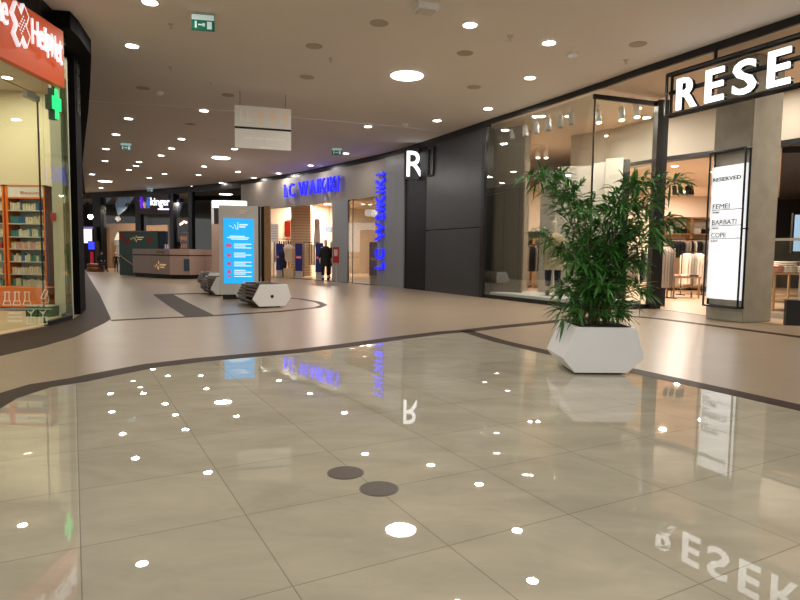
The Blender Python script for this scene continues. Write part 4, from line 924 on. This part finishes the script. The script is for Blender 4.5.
# glass front
pg = thing('glass_shopfront', 'clear glass shopfront of the pharmacy with black floor rail', 'shopfront')
obj('pane', strip(LEFT[0:3], .05, H-.36, .012), glass_ph, pg); obj('pane', strip([LEFT[2]+Vector((0, .01)), LEFT[3]], .05, H-.36, .012), glass_ph, pg); obj('pane', strip(LEFT[3:5]+[Vector((-5.673, 10.170))], .03, H-.75, .012), glass_ph, pg)
obj('end_pane', strip([Vector((-5.673, 10.170)), Vector((-5.819, 10.678))], .03, H-.75, .012), glass('green_glass', (.55, .68, .62), .12), pg)
obj('floor_rail', strip(LEFT[3:5]+[Vector((-5.673, 10.170)), Vector((-5.819, 10.678))], 0.003, .07, .08), black, pg)
YD = onx(43, 250, -5.334).y
obj('door_edge', prism(bmesh.new(), [(-5.351, YD-.02), (-5.334, YD-.02), (-5.334, YD), (-5.351, YD)], .03, onx(43, 98, -5.334).z), black, pg)
hx = onx(37, 98, -5.334)
obj('patch_fitting', B(-5.379, -5.311, YD-.3, YD, hx.z-.05, hx.z+.03), mat('steel', (160, 160, 160), .3, 1), pg)
obj('door_seam', tube(bmesh.new(), [(-5.328, 6.780, hx.z+.05), (-5.328, YD-.05, hx.z+.05)], .006, 5), black, pg)
# orange fascia sign
t = thing('store_sign', 'orange pharmacy fascia with white Help Net lettering and plaster cross', 'sign', (-5.198, 7, 3.5))
def fx(px, y, X=-5.221): return onx(px, y, X)
Y1 = fx(64, 60).y; zt5 = fx(64, 32).z; zb5 = fx(64, 88).z
obj('panel', prism(bmesh.new(), [(-5.334, 3.0), (-5.221, 3.0), (-5.221, Y1), (-5.334, Y1)], zb5, zt5), orange, t).matrix_parent_inverse = Matrix.Translation(t.location).inverted()
lp = mat('sign_letter_white', (240, 240, 245), .5, em=.65); lgy = mat('sign_letter_side', (170, 165, 165), .6)
frp = facing(Vector((-5.221, 0, 0)), (0, 1))     # local x = world y
def lets(items):
    for ch, a_, b_, top_, bot_ in items:
        p_, q_ = fx(a_, (top_+bot_)/2, -5.164), fx(b_, (top_+bot_)/2, -5.164); z0_, z1_ = fx((a_+b_)/2, bot_, -5.164).z, fx((a_+b_)/2, top_, -5.164).z
        put('letter', fitted(ch, p_.y, q_.y, z0_, z1_, .012, .0), lp, t, frp @ Matrix.Translation((0, 0, .031)))
lets([('H',33.8,40,20.5,45),('e',41,45.3,31,49.5),('l',46.2,48,28,51),('p',49,52.5,35,58.5),('N',53.3,57.2,35,57.5),('e',57.9,60.4,44,62),('t',61,63.6,41,65)])
lets([('n',-4,3,-3,19),('e',4,9.6,2.5,24.5)])
bm = bmesh.new(); c5 = fx(22.5, 25, -5.153)
SX = Matrix.Translation((c5.y, c5.z, 0)) @ Matrix.Diagonal((.62, 1, 1, 1))
for s_ in (1, -1): box(bm, -.30, .30, -.115, .115, .012, .06 + .0005*s_, SX @ Matrix.Rotation(s_*PI/4+.12, 4, 'Z'))
put('cross', obj('z', bm, lp).data, lp, t, frp); bpy.data.objects.remove(bpy.data.objects['z'])
bm = bmesh.new()
for s_ in (1, -1): box(bm, -.27, .27, -.085, .085, .0612, .065 + .0005*s_, SX @ Matrix.Rotation(s_*PI/4+.12, 4, 'Z'))
put('cross_inset', obj('z', bm, orange).data, orange, t, frp); bpy.data.objects.remove(bpy.data.objects['z'])
for i in range(-2, 3):
    for j in range(-1, 2):
        bm = lathe(bmesh.new(), [(.012, .066), (.012, .069)], 6, (c5.y+(i+j)*.025, c5.z+(i-j)*.04))
        put('cross_dot', obj('z', bm, lp).data, lp, t, frp); bpy.data.objects.remove(bpy.data.objects['z'])
# green LED cross box
q2 = onx(55, 103, -5.480); t = thing('pharmacy_cross', 'green lit pharmacy cross hanging behind the glass below the orange sign', 'sign', (q2.x-.02, q2.y, q2.z))
gd = mat('cross_box', (30, 84, 58), .5); gg = mat('cross_led', (20, 230, 130), .5, em=1.6)
bm = bmesh.new(); box(bm, -.06, .04, -.05, .05, -.26, .22); box(bm, -.06, .04, -.13, .13, -.12, .1); obj('box', bm, gd, t)
bm = bmesh.new(); box(bm, .041, .05, -.045, .045, -.25, .21); box(bm, .041, .051, -.12, .12, -.11, .09); obj('led_face', bm, gg, t)
obj('bracket', B(-.02, .02, -.02, .02, .22, 4.44-q2.z), matte_black, t)
# interior shell
phw = mat('pharmacy_wall', (218, 204, 168), .8)
struct('floor', prism(bmesh.new(), [(-5.367, 2), (-13.560, 2), (-13.560, 13), (-7.571, 13), (-7.119, 12.656), (-6.215, 10.848), (-5.763, 10.509), (-5.593, 9.887), (-5.379, 8.927)], 0, .005), mat('pharmacy_floor', (214, 188, 150), .35))
struct('ceiling', prism(bmesh.new(), [(-5.593, 2), (-13.560, 2), (-13.560, 13.334), (-7.571, 13.334), (-7.119, 12.656), (-6.215, 10.735), (-5.876, 9.887), (-5.650, 8.927)], 4.44, 4.5), offwhite)
struct('wall_left', B(-13.560, -7.288, 12.769, 12.995, .005, 4.44), phw)
p0_, p1_ = ony(52, 322, 10.509), ony(66, 322, 10.509)
struct('wall_left', B(ony(52,200,10.45).x, ony(66,200,10.45).x, 10.45, 10.6, .005, 4.44), mat('pharmacy_column', (205, 200, 176), .7))
o = obj('fire_alarm', B(-.04, .04, -.02, .0, -.07, .07), red_m); q2 = ony(53.5, 217, 10.44); o.location = q2; props(o, 'small red fire alarm box on the pale pharmacy column', 'alarm box')
orange_in = mat('orange_shelf', (238, 122, 44), .5)
# shelving units
YS = 12.091
def ph_unit(px0, px1, label, head):
    A_, B_ = ony(px0, 250, YS).x, ony(px1, 250, YS).x; t = thing('pharmacy_shelving', label, 'shelving', (A_, YS, .005)); L = B_-A_
    zt = ony(30, 186, YS).z; zh = ony(30, 198, YS).z
    obj('side', B(0, .045, -.15, .25, 0, zt), orange_in, t); obj('side', B(L-.03, L, -.15, .25, 0, zt), orange_in, t); obj('back', B(.045, L-.03, .22, .25, 0, zt), white, t)
    h = obj('header', B(.045, L-.03, -.14, -.1, zh, zt-.03), mat('header_white', (235, 228, 215), .5), t); obj('header_rail', B(0, L, -.15, .25, zt-.03, zt), orange_in, t)
    obj('header_rail', B(.045, L-.03, -.15, -.1, zh-.03, zh), orange_in, t)
    h2_ = put('header_text', fitted(head, A_+.3, A_+.3+.07*len(head), zh+.05, zh+.12, .002), mat('text_orange', (215, 110, 80), .6), t, facing(Vector((0, YS-.145, 0)), (1, 0)))
    zs = [ony(30, y, YS).z for y in (286, 274, 261.5, 249, 237, 224, 211)]
    for z in zs: obj('shelf', B(.045, L-.03, -.15, .22, z-.02, z), offwhite, t)
    return A_, L, zs
A1, L1p, zs = ph_unit(11.865, 50.5, 'orange framed shelving full of boxes behind the pharmacy glass', 'Beauty')
A0, L0p, _ = ph_unit(-40, 10, 'orange framed shelving at the left picture edge in the pharmacy', 'Baby')
cols = [('white',(222,214,196)),('cream',(218,204,170)),('blue',(60,104,140)),('teal',(70,130,124)),('pink',(214,160,150)),('dark',(44,44,52)),('red',(186,70,60))]
protos = {}
rr = random.Random(5)
def stock(x0, x1, z, row, side):
    x = x0
    while x < x1-.05:
        wd = rr.choice((.04, .05, .065)); 
        pool = {0:['cream','cream','green' if 0 else 'teal','white'],1:['white','cream','white'],2:['cream','teal','blue','white'],3:['white','cream','pink'],4:['cream','white','white','teal'],5:['blue','blue','cream','cream'],6:['blue','white','cream']}[row % 7]
        if side == 'left': pool = {5:['dark'],3:['red','pink','cream'],6:['pink','cream']}.get(row, pool)
        if row == 5 and side == 'right': pool = ['blue', 'teal'] if x < x0+(x1-x0)*.4 else ['cream']
        c = rr.choice(pool); col = dict(cols)[c]; ht = rr.uniform(.11, .16)
        key = (c, wd)
        if key not in protos:
            bm = B(-wd/2+.003, wd/2-.003, -.05, .05, 0, .14); bmesh.ops.bevel(bm, geom=list(bm.edges), offset=.004, segments=1, affect='EDGES')
            o = obj('medicine_box', bm, mat('pack_'+c, col, .5)); protos[key] = o
        else: o = protos[key].copy(); C.objects.link(o)
        o.location = (x+wd/2, YS-.06, z+.0055); o.scale = (1, 1, ht/.14)
        props(o, c+' medicine pack on the '+('main' if side == 'right' else 'left edge')+' pharmacy shelving', 'medicine box', c+' medicine packs on the '+side+' shelving')
        x += wd
for i, z in enumerate(zs):
    stock(A1+.06, A1+L1p-.04, z, i, 'right'); stock(A0+L0p-.36, A0+L0p-.05, z, i, 'left')
# orange counter front, green crates
p0_ = ony(-20, 300, 11.187).x; p1_ = ony(47, 300, 11.187).x
t = thing('pharmacy_counter', 'low orange counter in front of the pharmacy shelves', 'counter', (p0_, 11.187, .005))
obj('front', B(0, p1_-p0_, 0, .4, .06, wz(20, 288, 11.187)), orange_in, t); obj('plinth', B(0.02, p1_-p0_-.02, .03, .38, 0, .06), matte_black, t)
for k, (a_, b_, lab) in enumerate(((26,37,'green box stack on the pharmacy floor, left one'),(39,51,'green box stack on the pharmacy floor, right one'))):
    q_, r2 = onz(a_, 325).x, 0; X0_, X1_ = ony(a_, 320, 10.170).x, ony(b_, 320, 10.170).x
    t = thing('product_crate', lab, 'crate', (X0_, 10.170, .005)); hz = wz(40, 306, 10.170)
    obj('crate', B(0, X1_-X0_, 0, .25, 0, hz*.9), mat('crate_green', (52, 86, 50), .6), t); obj('contents', B(.015, X1_-X0_-.015, .015, .235, hz*.9, hz), mat('pack_white', (222, 214, 196), .5), t)
# white line drawings on the glass
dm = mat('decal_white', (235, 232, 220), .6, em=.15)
t = thing('window_decal', 'white line drawings of flasks and a microscope on the pharmacy glass', 'window decal')
XG = -5.317
def ln(pts, r=.0055):
    tube(dbm, [onx(x, y, XG) for x, y in pts], r, 4)
for cx_ in (7, 17, 27):
    dbm = bmesh.new(); ln([(cx_-2,292),(cx_-2,299),(cx_-4,305),(cx_+4,305),(cx_+2,299),(cx_+2,292)]); ln([(cx_-3,292),(cx_+3,292)]); ln([(cx_-3,301),(cx_+3,301)]); obj('flask', dbm, dm, t)
dbm = bmesh.new(); ln([(38,305),(50,305)]); ln([(41,303),(48,303),(49,298),(47,294)]); ln([(41,298),(45,289),(48,291),(44,299),(41,298)]); obj('microscope', dbm, dm, t)
dbm = bmesh.new(); ln([(0,309),(52,309)]); obj('base_line', dbm, dm, t)
for r_ in range(3):
    dbm = bmesh.new(); ln([(8+k*1.4, 313+r_*4+(1.2 if k % 2 else -1.2)) for k in range(11)], .004); obj('zigzag', dbm, dm, t)
for cx_ in (31, 43):
    dbm = bmesh.new(); ln([(cx_-4,324),(cx_-4,317),(cx_+4,317),(cx_+4,324),(cx_-4,324)]); ln([(cx_,324),(cx_,311)]); ln([(cx_,314),(cx_-3,311)]); ln([(cx_,314),(cx_+3,310)]); obj('plant_icon', dbm, dm, t)
for i, (x, y) in enumerate([(-6.780, 9.718), (-8.136, 10.622), (-7.006, 7.232), (-9.040, 8.475), (-7.571, 11.752), (-8.588, 11.300)]):
    shoplight(Vector((x, y)), 4.44, 85, .12, (1, .93, .74), 'warm downlight in the pharmacy ceiling', 'pharmacy downlights')
# fill lamps added to brighten the dark far shop interiors
for i, (px, y, Y) in enumerate([(115, 215, 39), (128, 215, 38), (150, 217, 37.5), (182, 212, 34.5), (88, 215, 38)]):
    q2 = ony(px, 230, Y); t = thing('pendant_lamp', 'added fill lamp on a cord high inside the dark far shops', 'lamp', (q2.x, q2.y, 0), 0, 'added far shop fill lamps')
    obj('cord', tube(bmesh.new(), [(0,0,4.2),(0,0,H)], .01, 5), black, t); obj('shade', lathe(bmesh.new(), [(.16,4.0),(.06,4.2)], 12), black, t)
    L = area(70, .1, (1, .85, .66))
    lo_ = bpy.data.objects.new('bulb', L); C.objects.link(lo_); lo_.parent = t; lo_.location = (0, 0, 3.97)
